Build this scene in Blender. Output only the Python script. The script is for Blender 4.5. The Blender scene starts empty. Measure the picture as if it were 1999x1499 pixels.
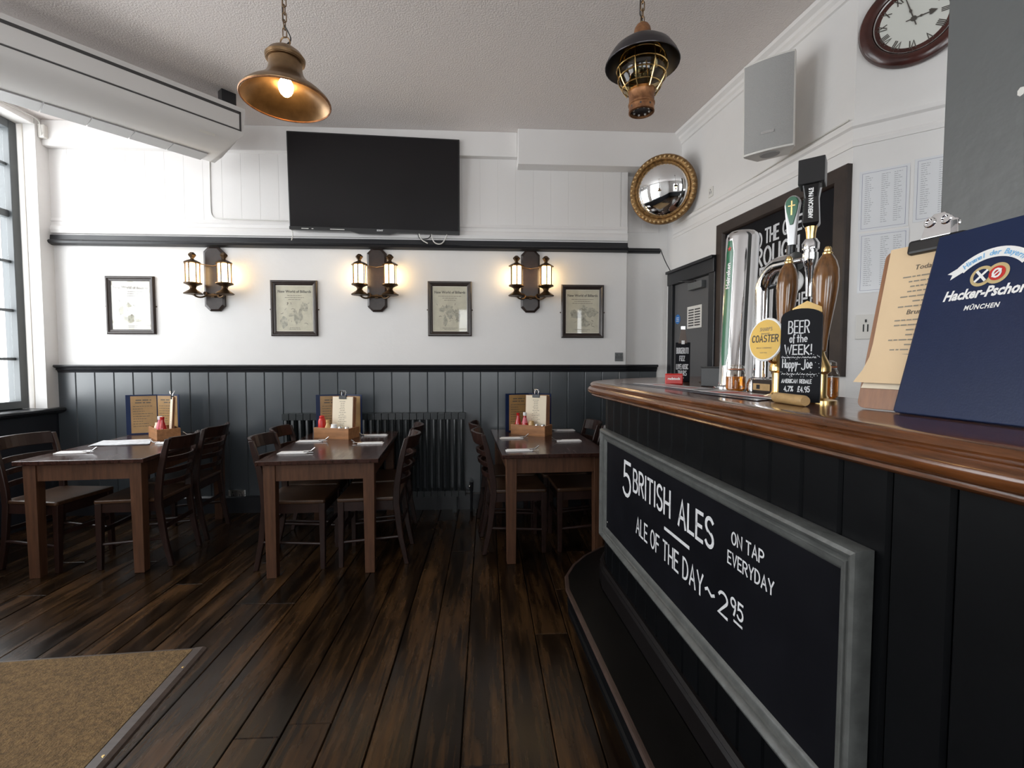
import bpy, bmesh, math, random
from mathutils import Vector, Matrix
random.seed(7)
S = bpy.context.scene
COL = S.collection
PI = math.pi

# ------------------------------------------------------------------ camera
FPX, CAM_H = 910.0, 1.356
YAW, PIT = math.atan(50 / 910), math.atan(42 / 910)
cam_d = bpy.data.cameras.new('camera'); cam = bpy.data.objects.new('camera', cam_d); COL.objects.link(cam)
cam_d.sensor_fit = 'HORIZONTAL'; cam_d.sensor_width = 36.0; cam_d.lens = FPX / 1999 * 36.0
cam_d.clip_start = 0.02; cam_d.clip_end = 100
cam.location = (0, 0, CAM_H); cam.rotation_euler = (PI / 2 - PIT, 0, -YAW)
S.camera = cam

# ------------------------------------------------------------------ world, daylight portals, exposure
W = bpy.data.worlds.new('daylight'); S.world = W; W.use_nodes = True
wn = W.node_tree.nodes; wl = W.node_tree.links
wn['Background'].inputs[0].default_value = (0.965, 0.978, 1.0, 1)
wn['Background'].inputs[1].default_value = 6.6

def portal(loc, rot, sx, sy):
    l = bpy.data.lights.new('window_portal', 'AREA'); l.shape = 'RECTANGLE'; l.size = sx; l.size_y = sy
    l.cycles.is_portal = True
    o = bpy.data.objects.new('window_portal', l); o.location = loc; o.rotation_euler = rot; COL.objects.link(o)
XL, XW = -3.74, -3.93          # room face of the left wall, plane of its windows
YR = -3.2                      # wall behind the camera
LEFT_WIN = [(2.15, 4.17), (-0.45, 1.55)]
REAR_WIN = [(-2.8, -1.5), (-0.75, 0.55), (1.2, 2.5)]
WZ0, WZ1 = 0.97, 3.33
RZ0, RZ1 = 1.10, 2.75         # sill and head of the windows behind the camera
for a, b in LEFT_WIN:
    portal((XW - 0.06, (a + b) / 2, (WZ0 + WZ1) / 2), (0, -PI / 2, 0), WZ1 - WZ0, b - a)
for a, b in REAR_WIN:
    portal(((a + b) / 2, YR - 0.14, (RZ0 + RZ1) / 2), (PI / 2, 0, 0), b - a, RZ1 - RZ0)
S.view_settings.view_transform = 'Standard'; S.view_settings.look = 'None'
S.view_settings.gamma = 1.0; S.view_settings.use_curve_mapping = False
S.view_settings.exposure = 0.42
S.cycles.use_denoising = True
S.cycles.max_bounces = 10; S.cycles.diffuse_bounces = 5; S.cycles.glossy_bounces = 4
S.cycles.transparent_max_bounces = 12; S.cycles.caustics_reflective = False; S.cycles.caustics_refractive = False
S.cycles.sample_clamp_indirect = 6.0

# ------------------------------------------------------------------ pixel -> direction helpers
CF = Vector((math.sin(YAW) * math.cos(PIT), math.cos(YAW) * math.cos(PIT), -math.sin(PIT)))
CR = Vector((math.cos(YAW), -math.sin(YAW), 0)); CU = CR.cross(CF); CC = Vector((0, 0, CAM_H))
def hit(x, y, n, p):
    d = CF + CR * ((x - 999.5) / FPX) - CU * ((y - 749.5) / FPX)
    n = Vector(n); return CC + d * (n.dot(Vector(p) - CC) / n.dot(d))
def atZ(x, y, z): return hit(x, y, (0, 0, 1), (0, 0, z))
def atY(x, y, yy): return hit(x, y, (0, 1, 0), (0, yy, 0))

# ------------------------------------------------------------------ materials
MATS = {}
def nd(nt, t, **k):
    n = nt.nodes.new(t)
    for a, b in k.items(): setattr(n, a, b)
    return n
def mat(name, col, rough=0.5, metal=0.0, bump=0.0, bscale=80.0, var=0.0, vscale=4.0, col2=None, spec=0.5, stretch=(1, 1, 1), coat=0.0, rvar=0.0, em=None, emst=0.0, objrand=0.0, coords='Object', alpha=1.0, trans=0.0, detail=4.0):
    if name in MATS: return MATS[name]
    m = bpy.data.materials.new(name); m.use_nodes = True; nt = m.node_tree
    b = nt.nodes['Principled BSDF']; L = nt.links
    b.inputs['Base Color'].default_value = (*col, 1); b.inputs['Roughness'].default_value = rough
    b.inputs['Metallic'].default_value = metal; b.inputs['Specular IOR Level'].default_value = spec
    b.inputs['Coat Weight'].default_value = coat; b.inputs['Coat Roughness'].default_value = 0.12
    b.inputs['Transmission Weight'].default_value = trans
    if em: b.inputs['Emission Color'].default_value = (*em, 1); b.inputs['Emission Strength'].default_value = emst
    if var or bump or rvar or objrand:
        tc = nd(nt, 'ShaderNodeTexCoord'); mp = nd(nt, 'ShaderNodeMapping'); mp.inputs['Scale'].default_value = stretch
        if objrand:
            oi = nd(nt, 'ShaderNodeObjectInfo'); ad = nd(nt, 'ShaderNodeVectorMath', operation='ADD')
            cb = nd(nt, 'ShaderNodeCombineXYZ'); mu = nd(nt, 'ShaderNodeMath', operation='MULTIPLY'); mu.inputs[1].default_value = 37.0
            L.new(oi.outputs['Random'], mu.inputs[0])
            for i in range(3): L.new(mu.outputs[0], cb.inputs[i])
            L.new(tc.outputs[coords], ad.inputs[0]); L.new(cb.outputs[0], ad.inputs[1]); L.new(ad.outputs[0], mp.inputs['Vector'])
        else: L.new(tc.outputs[coords], mp.inputs['Vector'])
        last = None
        if var or rvar:
            nz = nd(nt, 'ShaderNodeTexNoise'); nz.inputs['Scale'].default_value = vscale; nz.inputs['Detail'].default_value = detail
            nz.inputs['Roughness'].default_value = 0.6
            L.new(mp.outputs[0], nz.inputs['Vector'])
        if var:
            rp = nd(nt, 'ShaderNodeValToRGB'); rp.color_ramp.elements[0].position = 0.5 - 0.5 * var if var <= 1 else 0
            rp.color_ramp.elements[0].position = 0.32; rp.color_ramp.elements[1].position = 0.68
            c2 = col2 or tuple(c * (1 - var) for c in col)
            rp.color_ramp.elements[0].color = (*c2, 1); rp.color_ramp.elements[1].color = (*col, 1)
            L.new(nz.outputs['Fac'], rp.inputs[0]); last = rp.outputs[0]
            if objrand:
                hs = nd(nt, 'ShaderNodeHueSaturation'); mr = nd(nt, 'ShaderNodeMapRange')
                mr.inputs[3].default_value = 1 - objrand; mr.inputs[4].default_value = 1 + objrand
                L.new(oi.outputs['Random'], mr.inputs[0]); L.new(mr.outputs[0], hs.inputs['Value']); L.new(last, hs.inputs['Color']); last = hs.outputs[0]
            L.new(last, b.inputs['Base Color'])
        if rvar:
            mr = nd(nt, 'ShaderNodeMapRange'); mr.inputs[1].default_value = 0.3; mr.inputs[2].default_value = 0.7
            mr.inputs[3].default_value = max(0.02, rough - rvar); mr.inputs[4].default_value = min(1, rough + rvar)
            L.new(nz.outputs['Fac'], mr.inputs[0]); L.new(mr.outputs[0], b.inputs['Roughness'])
        if bump:
            n2 = nd(nt, 'ShaderNodeTexNoise'); n2.inputs['Scale'].default_value = bscale; n2.inputs['Detail'].default_value = 3
            bp = nd(nt, 'ShaderNodeBump'); bp.inputs['Strength'].default_value = bump; bp.inputs['Distance'].default_value = 0.01
            L.new(mp.outputs[0], n2.inputs['Vector']); L.new(n2.outputs['Fac'], bp.inputs['Height']); L.new(bp.outputs[0], b.inputs['Normal'])
    MATS[name] = m; return m

def glassmat(name, tint=(1, 1, 1), refl=1.0, rough=0.02):
    if name in MATS: return MATS[name]
    m = bpy.data.materials.new(name); m.use_nodes = True; nt = m.node_tree; nt.nodes.clear(); L = nt.links
    o = nd(nt, 'ShaderNodeOutputMaterial'); mx = nd(nt, 'ShaderNodeMixShader'); t = nd(nt, 'ShaderNodeBsdfTransparent')
    g = nd(nt, 'ShaderNodeBsdfGlossy'); lw = nd(nt, 'ShaderNodeLayerWeight'); lw.inputs[0].default_value = 0.5; pw = nd(nt, 'ShaderNodeMath', operation='POWER'); pw.inputs[1].default_value = 5.0
    mu = nd(nt, 'ShaderNodeMath', operation='MULTIPLY_ADD'); mu.inputs[1].default_value = 0.5 * min(1.6, refl); mu.inputs[2].default_value = 0.035 * refl; L.new(lw.outputs['Facing'], pw.inputs[0])
    t.inputs[0].default_value = (*tint, 1); g.inputs['Roughness'].default_value = rough
    L.new(pw.outputs[0], mu.inputs[0]); L.new(mu.outputs[0], mx.inputs[0]); L.new(t.outputs[0], mx.inputs[1]); L.new(g.outputs[0], mx.inputs[2]); L.new(mx.outputs[0], o.inputs[0])
    MATS[name] = m; return m

M_WHITE = mat('white wall paint', (0.80, 0.785, 0.77), 0.55, bump=0.12, bscale=30, var=0.06, vscale=1.3)
M_TRIMW = mat('white gloss trim', (0.80, 0.78, 0.765), 0.4, bump=0.05, bscale=40)
M_CREAM = mat('cream gloss paint', (0.78, 0.73, 0.66), 0.35, bump=0.1, bscale=14)
M_CEIL = mat('anaglypta ceiling paper', (0.77, 0.715, 0.69), 0.6, bump=0.55, bscale=95, stretch=(1, 1, 1))
M_GREY = mat('slate grey gloss paint', (0.050, 0.059, 0.067), 0.31, spec=0.9, bump=0.05, bscale=9, var=0.15, vscale=3, stretch=(1, 1, 0.35), objrand=0.08)
M_PILLAR = mat('mid grey gloss paint', (0.112, 0.118, 0.118), 0.38, bump=0.12, bscale=25)
M_BLACK = mat('black gloss paint', (0.016, 0.017, 0.020), 0.3, bump=0.08, bscale=20)
M_NAVYW = mat('dark window wall paint', (0.018, 0.02, 0.026), 0.35, bump=0.1, bscale=12)
M_WFRAME = mat('grey window paint', (0.10, 0.11, 0.115), 0.4)
M_BAR = mat('near black bar paint', (0.0020, 0.0025, 0.0034), 0.42, spec=0.16, bump=0.1, bscale=14, var=0.25, vscale=5, objrand=0.1)
M_SIGNF = mat('worn grey frame paint', (0.105, 0.110, 0.106), 0.36, var=0.35, vscale=22, stretch=(1, 1, 1), bump=0.15, bscale=40)
M_CHALKB = mat('blackboard', (0.0034, 0.0038, 0.0066), 0.5, spec=0.16, var=0.3, vscale=4, rvar=0.06)
M_CHALK = mat('white chalk paint', (0.72, 0.73, 0.75), 0.8, var=0.18, vscale=60)
M_TABLE = mat('dark red brown table varnish', (0.050, 0.020, 0.014), 0.22, var=0.5, vscale=5, stretch=(9, 0.9, 4), bump=0.03, bscale=60, rvar=0.06, coat=0.2)
M_LEG = mat('brown table leg varnish', (0.115, 0.052, 0.028), 0.4, spec=0.35, var=0.45, vscale=6, stretch=(9, 9, 0.8), bump=0.05, bscale=50)
M_CHAIR = mat('dark chair wood', (0.028, 0.0125, 0.0095), 0.34, spec=0.35, var=0.45, vscale=7, stretch=(5, 5, 2), bump=0.03, bscale=60, objrand=0.1)
M_SEAT = mat('worn chair seat wood', (0.070, 0.033, 0.016), 0.34, var=0.55, vscale=8, stretch=(7, 1.2, 3), bump=0.05, bscale=50, objrand=0.1)
M_COUNTER = mat('polished mahogany counter', (0.165, 0.056, 0.017), 0.17, var=0.62, vscale=6, stretch=(14, 1.1, 10), bump=0.025, bscale=30, rvar=0.05, coat=0.35, coords='Object')
M_PINE = mat('pale pine box', (0.42, 0.19, 0.075), 0.5, var=0.4, vscale=7, stretch=(1, 6, 6), bump=0.05, bscale=60)
M_PLY = mat('brown clipboard wood', (0.30, 0.125, 0.05), 0.4, var=0.35, vscale=9, stretch=(9, 1.2, 3), bump=0.04, bscale=70)
M_HANDLE = mat('varnished oak pump handle', (0.25, 0.105, 0.028), 0.14, var=0.72, vscale=9, stretch=(7, 7, 0.8), coat=0.5)
M_DARKW = mat('dark stained frame wood', (0.030, 0.018, 0.014), 0.3, var=0.4, vscale=9, stretch=(3, 3, 3))
M_BBFR = mat('brown black board frame', (0.040, 0.026, 0.020), 0.4, var=0.4, vscale=9)
M_CHROME = mat('chrome', (0.82, 0.82, 0.83), 0.06, 1.0)
M_STEEL = mat('brushed steel', (0.62, 0.62, 0.62), 0.25, 1.0)
M_BRASS = mat('polished brass', (0.75, 0.52, 0.22), 0.2, 1.0)
M_BRONZE = mat('aged bronze', (0.30, 0.19, 0.10), 0.32, 0.9, var=0.35, vscale=14)
M_DBRONZE = mat('dark lantern bronze', (0.11, 0.068, 0.036), 0.4, 0.85, var=0.4, vscale=25)
M_COPPER = mat('tarnished copper', (0.50, 0.24, 0.11), 0.45, 0.7, var=0.55, vscale=26, col2=(0.16, 0.07, 0.035), bump=0.1, bscale=40)
M_DOME = mat('dark lamp dome', (0.045, 0.04, 0.045), 0.3, 0.6)
M_GILT = mat('gilt plaster', (0.36, 0.20, 0.07), 0.42, 0.6, var=0.5, vscale=45, col2=(0.10, 0.05, 0.015), bump=0.3, bscale=120)
M_MIRROR = mat('convex mirror glass', (0.9, 0.91, 0.92), 0.015, 1.0)
M_TV = mat('glossy black screen', (0.0065, 0.0058, 0.0072), 0.16, spec=0.35)
M_TVB = mat('black plastic', (0.011, 0.011, 0.012), 0.3)
M_PLASTW = mat('off white plastic', (0.72, 0.70, 0.66), 0.4)
M_ACW = mat('air conditioner plastic', (0.70, 0.685, 0.67), 0.38)
M_ACG = mat('air conditioner grille', (0.36, 0.355, 0.35), 0.5)
M_ACD = mat('dark slot', (0.05, 0.048, 0.048), 0.5)
M_SPK = mat('speaker mesh', (0.47, 0.465, 0.455), 0.6, bump=0.6, bscale=420, var=0.1, vscale=400)
M_PAPER = mat('white paper', (0.80, 0.80, 0.80), 0.7)
M_NEWS = mat('newsprint', (0.78, 0.80, 0.83), 0.7, var=0.4, vscale=22, stretch=(1, 2.5, 1))
M_NAPKIN = mat('white napkin', (0.85, 0.84, 0.84), 0.8, bump=0.1, bscale=90)
M_CREAMP = mat('buff menu paper', (0.74, 0.55, 0.34), 0.7, var=0.08, vscale=5)
M_PALEP = mat('pale menu paper', (0.80, 0.70, 0.54), 0.7, var=0.05, vscale=5)
M_BROWNP = mat('laminated brown menu page', (0.42, 0.25, 0.10), 0.28, var=0.3, vscale=7)
M_BLUE = mat('navy leather menu cover', (0.0075, 0.019, 0.066), 0.34, bump=0.03, bscale=260, var=0.15, vscale=3, spec=0.25)
M_INK = mat('printed ink', (0.08, 0.07, 0.06), 0.7)
M_GREYINK = mat('faded ink', (0.26, 0.23, 0.18), 0.7)
M_PRINT = mat('old magazine paper', (0.72, 0.68, 0.53), 0.65, var=0.16, vscale=12)
M_PRINTGLARE = mat('glare pale magazine paper', (0.85, 0.84, 0.80), 0.65, var=0.1, vscale=9)  # glare on the picture glass, put into the paper colour
M_SKETCH = mat('grey engraving', (0.62, 0.59, 0.46), 0.7, var=0.75, vscale=40, col2=(0.33, 0.32, 0.26))
M_MOUNT = mat('pale mount edge', (0.78, 0.74, 0.62), 0.7)
M_RED = mat('red plastic', (0.55, 0.018, 0.014), 0.35)
M_KETCHUP = mat('ketchup red', (0.42, 0.012, 0.012), 0.2, coat=0.3)
M_PINKL = mat('pink bottle label', (0.62, 0.16, 0.20), 0.5)
M_MUSTARD = mat('sauce tan', (0.55, 0.34, 0.13), 0.3)
M_AMBER = mat('amber syrup', (0.75, 0.24, 0.02), 0.03, spec=0.6, trans=0.75)
M_GLASS = glassmat('clear window glass', (0.97, 0.98, 0.98), 0.8)
M_JARG = glassmat('jar glass', (0.92, 0.90, 0.86), 1.4)
M_PICG = glassmat('picture glass', (0.98, 0.98, 0.98), 0.9, 0.03)
M_GLOBE = glassmat('amber globe glass', (0.84, 0.76, 0.54), 1.5)
M_GREEN = mat('green enamel', (0.008, 0.13, 0.055), 0.22, coat=0.4)
M_YELLOW = mat('yellow pump clip', (0.80, 0.50, 0.08), 0.45, var=0.12, vscale=5)
M_WHITEE = mat('white enamel', (0.85, 0.85, 0.84), 0.3)
M_BLUESK = mat('blue sticker', (0.03, 0.18, 0.52), 0.4)
M_TAN = mat('emblem gold', (0.55, 0.42, 0.20), 0.5)
M_LBLUE = mat('light blue print', (0.18, 0.45, 0.75), 0.5)
M_COIR = mat('coir mat', (0.225, 0.138, 0.056), 0.95, var=0.55, vscale=60, bump=1.0, bscale=150)
M_THRESH = mat('worn threshold wood', (0.075, 0.052, 0.042), 0.45, var=0.4, vscale=9, stretch=(1, 4, 1))
M_RAD = mat('dark radiator paint', (0.016, 0.020, 0.022), 0.35)
M_DOORG = mat('grey door paint', (0.10, 0.10, 0.102), 0.4)
M_CORK = mat('pale turned wood', (0.52, 0.33, 0.14), 0.5, var=0.3, vscale=14, stretch=(2, 2, 6))
M_CABLE = mat('white cable', (0.66, 0.65, 0.62), 0.5)
M_BCABLE = mat('black cable', (0.015, 0.015, 0.016), 0.5)
M_STEP = mat('worn step nosing', (0.060, 0.036, 0.028), 0.4, var=0.4, vscale=9)
M_LAMPW = mat('lit warm glass', (1, 0.85, 0.6), 0.4, em=(1.0, 0.70, 0.36), emst=11.0)
M_BULB = mat('lit bulb', (1, 0.85, 0.6), 0.4, em=(1.0, 0.66, 0.30), emst=60.0)

# dark floorboards: stain with worn patches and long grain
def floor_mat():
    m = bpy.data.materials.new('dark worn floorboards'); m.use_nodes = True; nt = m.node_tree; L = nt.links
    b = nt.nodes['Principled BSDF']
    ge = nd(nt, 'ShaderNodeNewGeometry'); oi = nd(nt, 'ShaderNodeObjectInfo'); tc = nd(nt, 'ShaderNodeTexCoord')
    cb = nd(nt, 'ShaderNodeCombineXYZ'); mu = nd(nt, 'ShaderNodeMath', operation='MULTIPLY'); mu.inputs[1].default_value = 53.0
    L.new(oi.outputs['Random'], mu.inputs[0]); L.new(mu.outputs[0], cb.inputs[0]); L.new(mu.outputs[0], cb.inputs[1])
    ad = nd(nt, 'ShaderNodeVectorMath', operation='ADD'); L.new(tc.outputs['Object'], ad.inputs[0]); L.new(cb.outputs[0], ad.inputs[1])
    mp = nd(nt, 'ShaderNodeMapping'); mp.inputs['Scale'].default_value = (22, 1.3, 1); L.new(ad.outputs[0], mp.inputs[0])
    g = nd(nt, 'ShaderNodeTexNoise'); g.inputs['Scale'].default_value = 2.2; g.inputs['Detail'].default_value = 6; g.inputs['Distortion'].default_value = 0.6
    L.new(mp.outputs[0], g.inputs['Vector'])
    w = nd(nt, 'ShaderNodeTexNoise'); w.inputs['Scale'].default_value = 2.3; w.inputs['Detail'].default_value = 8; w.inputs['Roughness'].default_value = 0.6
    mp2 = nd(nt, 'ShaderNodeMapping'); mp2.inputs['Scale'].default_value = (3.6, 0.55, 1); L.new(ad.outputs[0], mp2.inputs[0]); L.new(mp2.outputs[0], w.inputs['Vector'])
    s = nd(nt, 'ShaderNodeMath', operation='ADD'); L.new(w.outputs['Fac'], s.inputs[0])
    h = nd(nt, 'ShaderNodeMath', operation='MULTIPLY'); h.inputs[1].default_value = 0.55; L.new(g.outputs['Fac'], h.inputs[0]); L.new(h.outputs[0], s.inputs[1])
    rp = nd(nt, 'ShaderNodeValToRGB'); e = rp.color_ramp.elements
    e[0].position = 0.46; e[0].color = (0.0040, 0.0026, 0.0019, 1); e[1].position = 1.04; e[1].color = (0.064, 0.031, 0.0115, 1)
    e2 = rp.color_ramp.elements.new(0.72); e2.color = (0.0105, 0.0058, 0.0030, 1)
    L.new(s.outputs[0], rp.inputs[0])
    hs = nd(nt, 'ShaderNodeHueSaturation'); mr = nd(nt, 'ShaderNodeMapRange'); mr.inputs[3].default_value = 0.7; mr.inputs[4].default_value = 1.35
    L.new(oi.outputs['Random'], mr.inputs[0]); L.new(mr.outputs[0], hs.inputs['Value']); L.new(rp.outputs[0], hs.inputs['Color']); L.new(hs.outputs[0], b.inputs['Base Color'])
    rr = nd(nt, 'ShaderNodeMapRange'); rr.inputs[1].default_value = 0.35; rr.inputs[2].default_value = 0.7; rr.inputs[3].default_value = 0.17; rr.inputs[4].default_value = 0.34
    L.new(w.outputs['Fac'], rr.inputs[0]); L.new(rr.outputs[0], b.inputs['Roughness'])
    bp = nd(nt, 'ShaderNodeBump'); bp.inputs['Strength'].default_value = 0.15; bp.inputs['Distance'].default_value = 0.002; L.new(s.outputs[0], bp.inputs['Height']); L.new(bp.outputs[0], b.inputs['Normal'])
    b.inputs['Specular IOR Level'].default_value = 0.22
    return m
M_FLOOR = floor_mat()

# ------------------------------------------------------------------ mesh helpers
I4 = Matrix.Identity(4)
class MB:
    def __init__(s): s.v = []; s.f = []
    def add(s, vs, fs, m=None):
        o = len(s.v)
        s.v += [tuple(m @ Vector(p)) for p in vs] if m is not None else [tuple(p) for p in vs]
        s.f += [tuple(i + o for i in f) for f in fs]; return s
    def box(s, c, d, m=None):
        x, y, z = c; a, b, e = d[0] / 2, d[1] / 2, d[2] / 2
        vs = [(x + i * a, y + j * b, z + k * e) for k in (-1, 1) for j in (-1, 1) for i in (-1, 1)]
        return s.add(vs, [(0, 2, 3, 1), (4, 5, 7, 6), (0, 1, 5, 4), (2, 6, 7, 3), (0, 4, 6, 2), (1, 3, 7, 5)], m)
    def b2(s, lo, hi, m=None):
        return s.box([(a + b) / 2 for a, b in zip(lo, hi)], [b - a for a, b in zip(lo, hi)], m)
    def lathe(s, prof, seg=24, m=None, closed=False):
        vs = []; fs = []; n = len(prof)
        for i in range(seg):
            a = 2 * PI * i / seg; c, d = math.cos(a), math.sin(a)
            vs += [(r * c, r * d, z) for r, z in prof]
        for i in range(seg):
            j = (i + 1) % seg
            for k in range(n if closed else n - 1):
                l = (k + 1) % n
                fs.append((i * n + k, j * n + k, j * n + l, i * n + l))
        return s.add(vs, fs, m)
    def disc(s, r, z, seg=24, m=None, up=True, sx=1, sy=1):
        vs = [(r * sx * math.cos(2 * PI * i / seg), r * sy * math.sin(2 * PI * i / seg), z) for i in range(seg)]
        return s.add(vs, [tuple(range(seg)) if up else tuple(reversed(range(seg)))], m)
    def tube(s, pts, r, seg=8, m=None, caps=True, closed=False):
        pts = [Vector(p) for p in pts]; n = len(pts); rs = r if isinstance(r, (list, tuple)) else [r] * n
        vs = []; fs = []; up = None
        for i, p in enumerate(pts):
            a = pts[(i - 1) % n] if (closed or i > 0) else p; b = pts[(i + 1) % n] if (closed or i < n - 1) else p
            t = (b - a).normalized()
            if up is None:
                up = Vector((0, 0, 1)) if abs(t.z) < 0.9 else Vector((1, 0, 0))
            x = t.cross(up); x = x.normalized() if x.length > 1e-6 else t.orthogonal().normalized(); up = x.cross(t).normalized()
            for k in range(seg):
                an = 2 * PI * k / seg; vs.append(p + (x * math.cos(an) + up * math.sin(an)) * rs[i])
        for i in range(n if closed else n - 1):
            j = (i + 1) % n
            for k in range(seg):
                l = (k + 1) % seg; fs.append((i * seg + k, i * seg + l, j * seg + l, j * seg + k))
        if caps and not closed: fs += [tuple(reversed(range(seg))), tuple((n - 1) * seg + k for k in range(seg))]
        return s.add(vs, fs, m)
    def prism(s, poly, z0, z1, m=None):
        n = len(poly); vs = [(x, y, z0) for x, y in poly] + [(x, y, z1) for x, y in poly]
        fs = [tuple(reversed(range(n))), tuple(range(n, 2 * n))] + [(i, (i + 1) % n, n + (i + 1) % n, n + i) for i in range(n)]
        return s.add(vs, fs, m)
    def ribbon(s, pts, w, z=0.0, m=None):
        P = [Vector((p[0], p[1])) for p in pts]
        Q = [P[0]]
        for p in P[1:]:
            if (p - Q[-1]).length > 1e-5: Q.append(p)
        P = Q
        if len(P) < 2: return s
        P[0] = P[0] - (P[1] - P[0]).normalized() * w * 0.4; P[-1] = P[-1] + (P[-1] - P[-2]).normalized() * w * 0.4
        vs = []; n = len(P)
        for i, p in enumerate(P):
            a = P[max(i - 1, 0)]; b = P[min(i + 1, n - 1)]
            d1 = (p - a).normalized() if i > 0 else (b - p).normalized(); d2 = (b - p).normalized() if i < n - 1 else d1
            n1 = Vector((-d1.y, d1.x)); n2 = Vector((-d2.y, d2.x)); nn = (n1 + n2)
            nn = nn.normalized() if nn.length > 1e-4 else n1
            k = min(1.8, 1 / max(0.3, nn.dot(n1)))
            q = nn * w / 2 * k
            vs += [(p.x - q.x, p.y - q.y, z), (p.x + q.x, p.y + q.y, z)]
        return s.add(vs, [(2 * i, 2 * i + 2, 2 * i + 3, 2 * i + 1) for i in range(n - 1)], m)
    def sphere(s, c, r, seg=16, rings=8, m=None):
        rx, ry, rz = r if isinstance(r, (tuple, list)) else (r, r, r)
        prof = [(math.sin(PI * i / rings), -math.cos(PI * i / rings)) for i in range(rings + 1)]
        mm = Matrix.Translation(c) @ Matrix.Diagonal((rx, ry, rz, 1))
        return s.lathe(prof, seg, (m @ mm) if m is not None else mm)

def mesh(name, mb, smooth=False):
    me = bpy.data.meshes.new(name); me.from_pydata(mb.v, [], mb.f); me.validate()
    bm = bmesh.new(); bm.from_mesh(me); bmesh.ops.remove_doubles(bm, verts=bm.verts, dist=1e-6)
    bmesh.ops.dissolve_degenerate(bm, dist=1e-7, edges=bm.edges)
    bmesh.ops.recalc_face_normals(bm, faces=bm.faces); bm.to_mesh(me); bm.free()
    if smooth:
        me.polygons.foreach_set('use_smooth', [True] * len(me.polygons))
        me.set_sharp_from_angle(angle=math.radians(38))
    return me
def obj(name, mb, m, parent=None, smooth=False, bev=0.0, seg=2, loc=None):
    me = mb if isinstance(mb, bpy.types.Mesh) else mesh(name, mb, smooth)
    o = bpy.data.objects.new(name, me); COL.objects.link(o)
    if m and not me.materials: me.materials.append(m)
    if parent is not None: o.parent = parent
    if loc: o.location = loc
    if bev:
        md = o.modifiers.new('bevel', 'BEVEL'); md.width = bev; md.segments = seg; md.limit_method = 'ANGLE'; md.angle_limit = math.radians(40)
    return o
def tag(o, label, cat, group=None):
    o['label'] = label; o['category'] = cat
    if group: o['group'] = group
    return o
def struct(o, label=None):
    o['kind'] = 'structure'
    if label: o['label'] = label
    return o
def thing(name, label, cat, loc=(0, 0, 0), rz=0.0, group=None, mtx=None):
    o = bpy.data.objects.new(name, None); COL.objects.link(o); o.empty_display_size = 0.05
    if mtx is not None: o.matrix_world = mtx
    else: o.location = loc; o.rotation_euler = (0, 0, rz)
    return tag(o, label, cat, group)
def copy_tree(o, parent=None):
    c = o.copy(); COL.objects.link(c); c.parent = parent
    for ch in [k for k in bpy.data.objects if k.parent == o]: copy_tree(ch, c)
    return c
def fr(origin, xa, ya=(0, 0, 1)):
    x = Vector(xa).normalized(); y = Vector(ya); y = (y - x * y.dot(x)).normalized(); z = x.cross(y)
    m = Matrix.Identity(4)
    for i in range(3): m[i][0] = x[i]; m[i][1] = y[i]; m[i][2] = z[i]; m[i][3] = origin[i]
    return m
def T(x, y, z): return Matrix.Translation((x, y, z))
def RX(a): return Matrix.Rotation(a, 4, 'X')
def RY(a): return Matrix.Rotation(a, 4, 'Y')
def RZ(a): return Matrix.Rotation(a, 4, 'Z')

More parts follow.
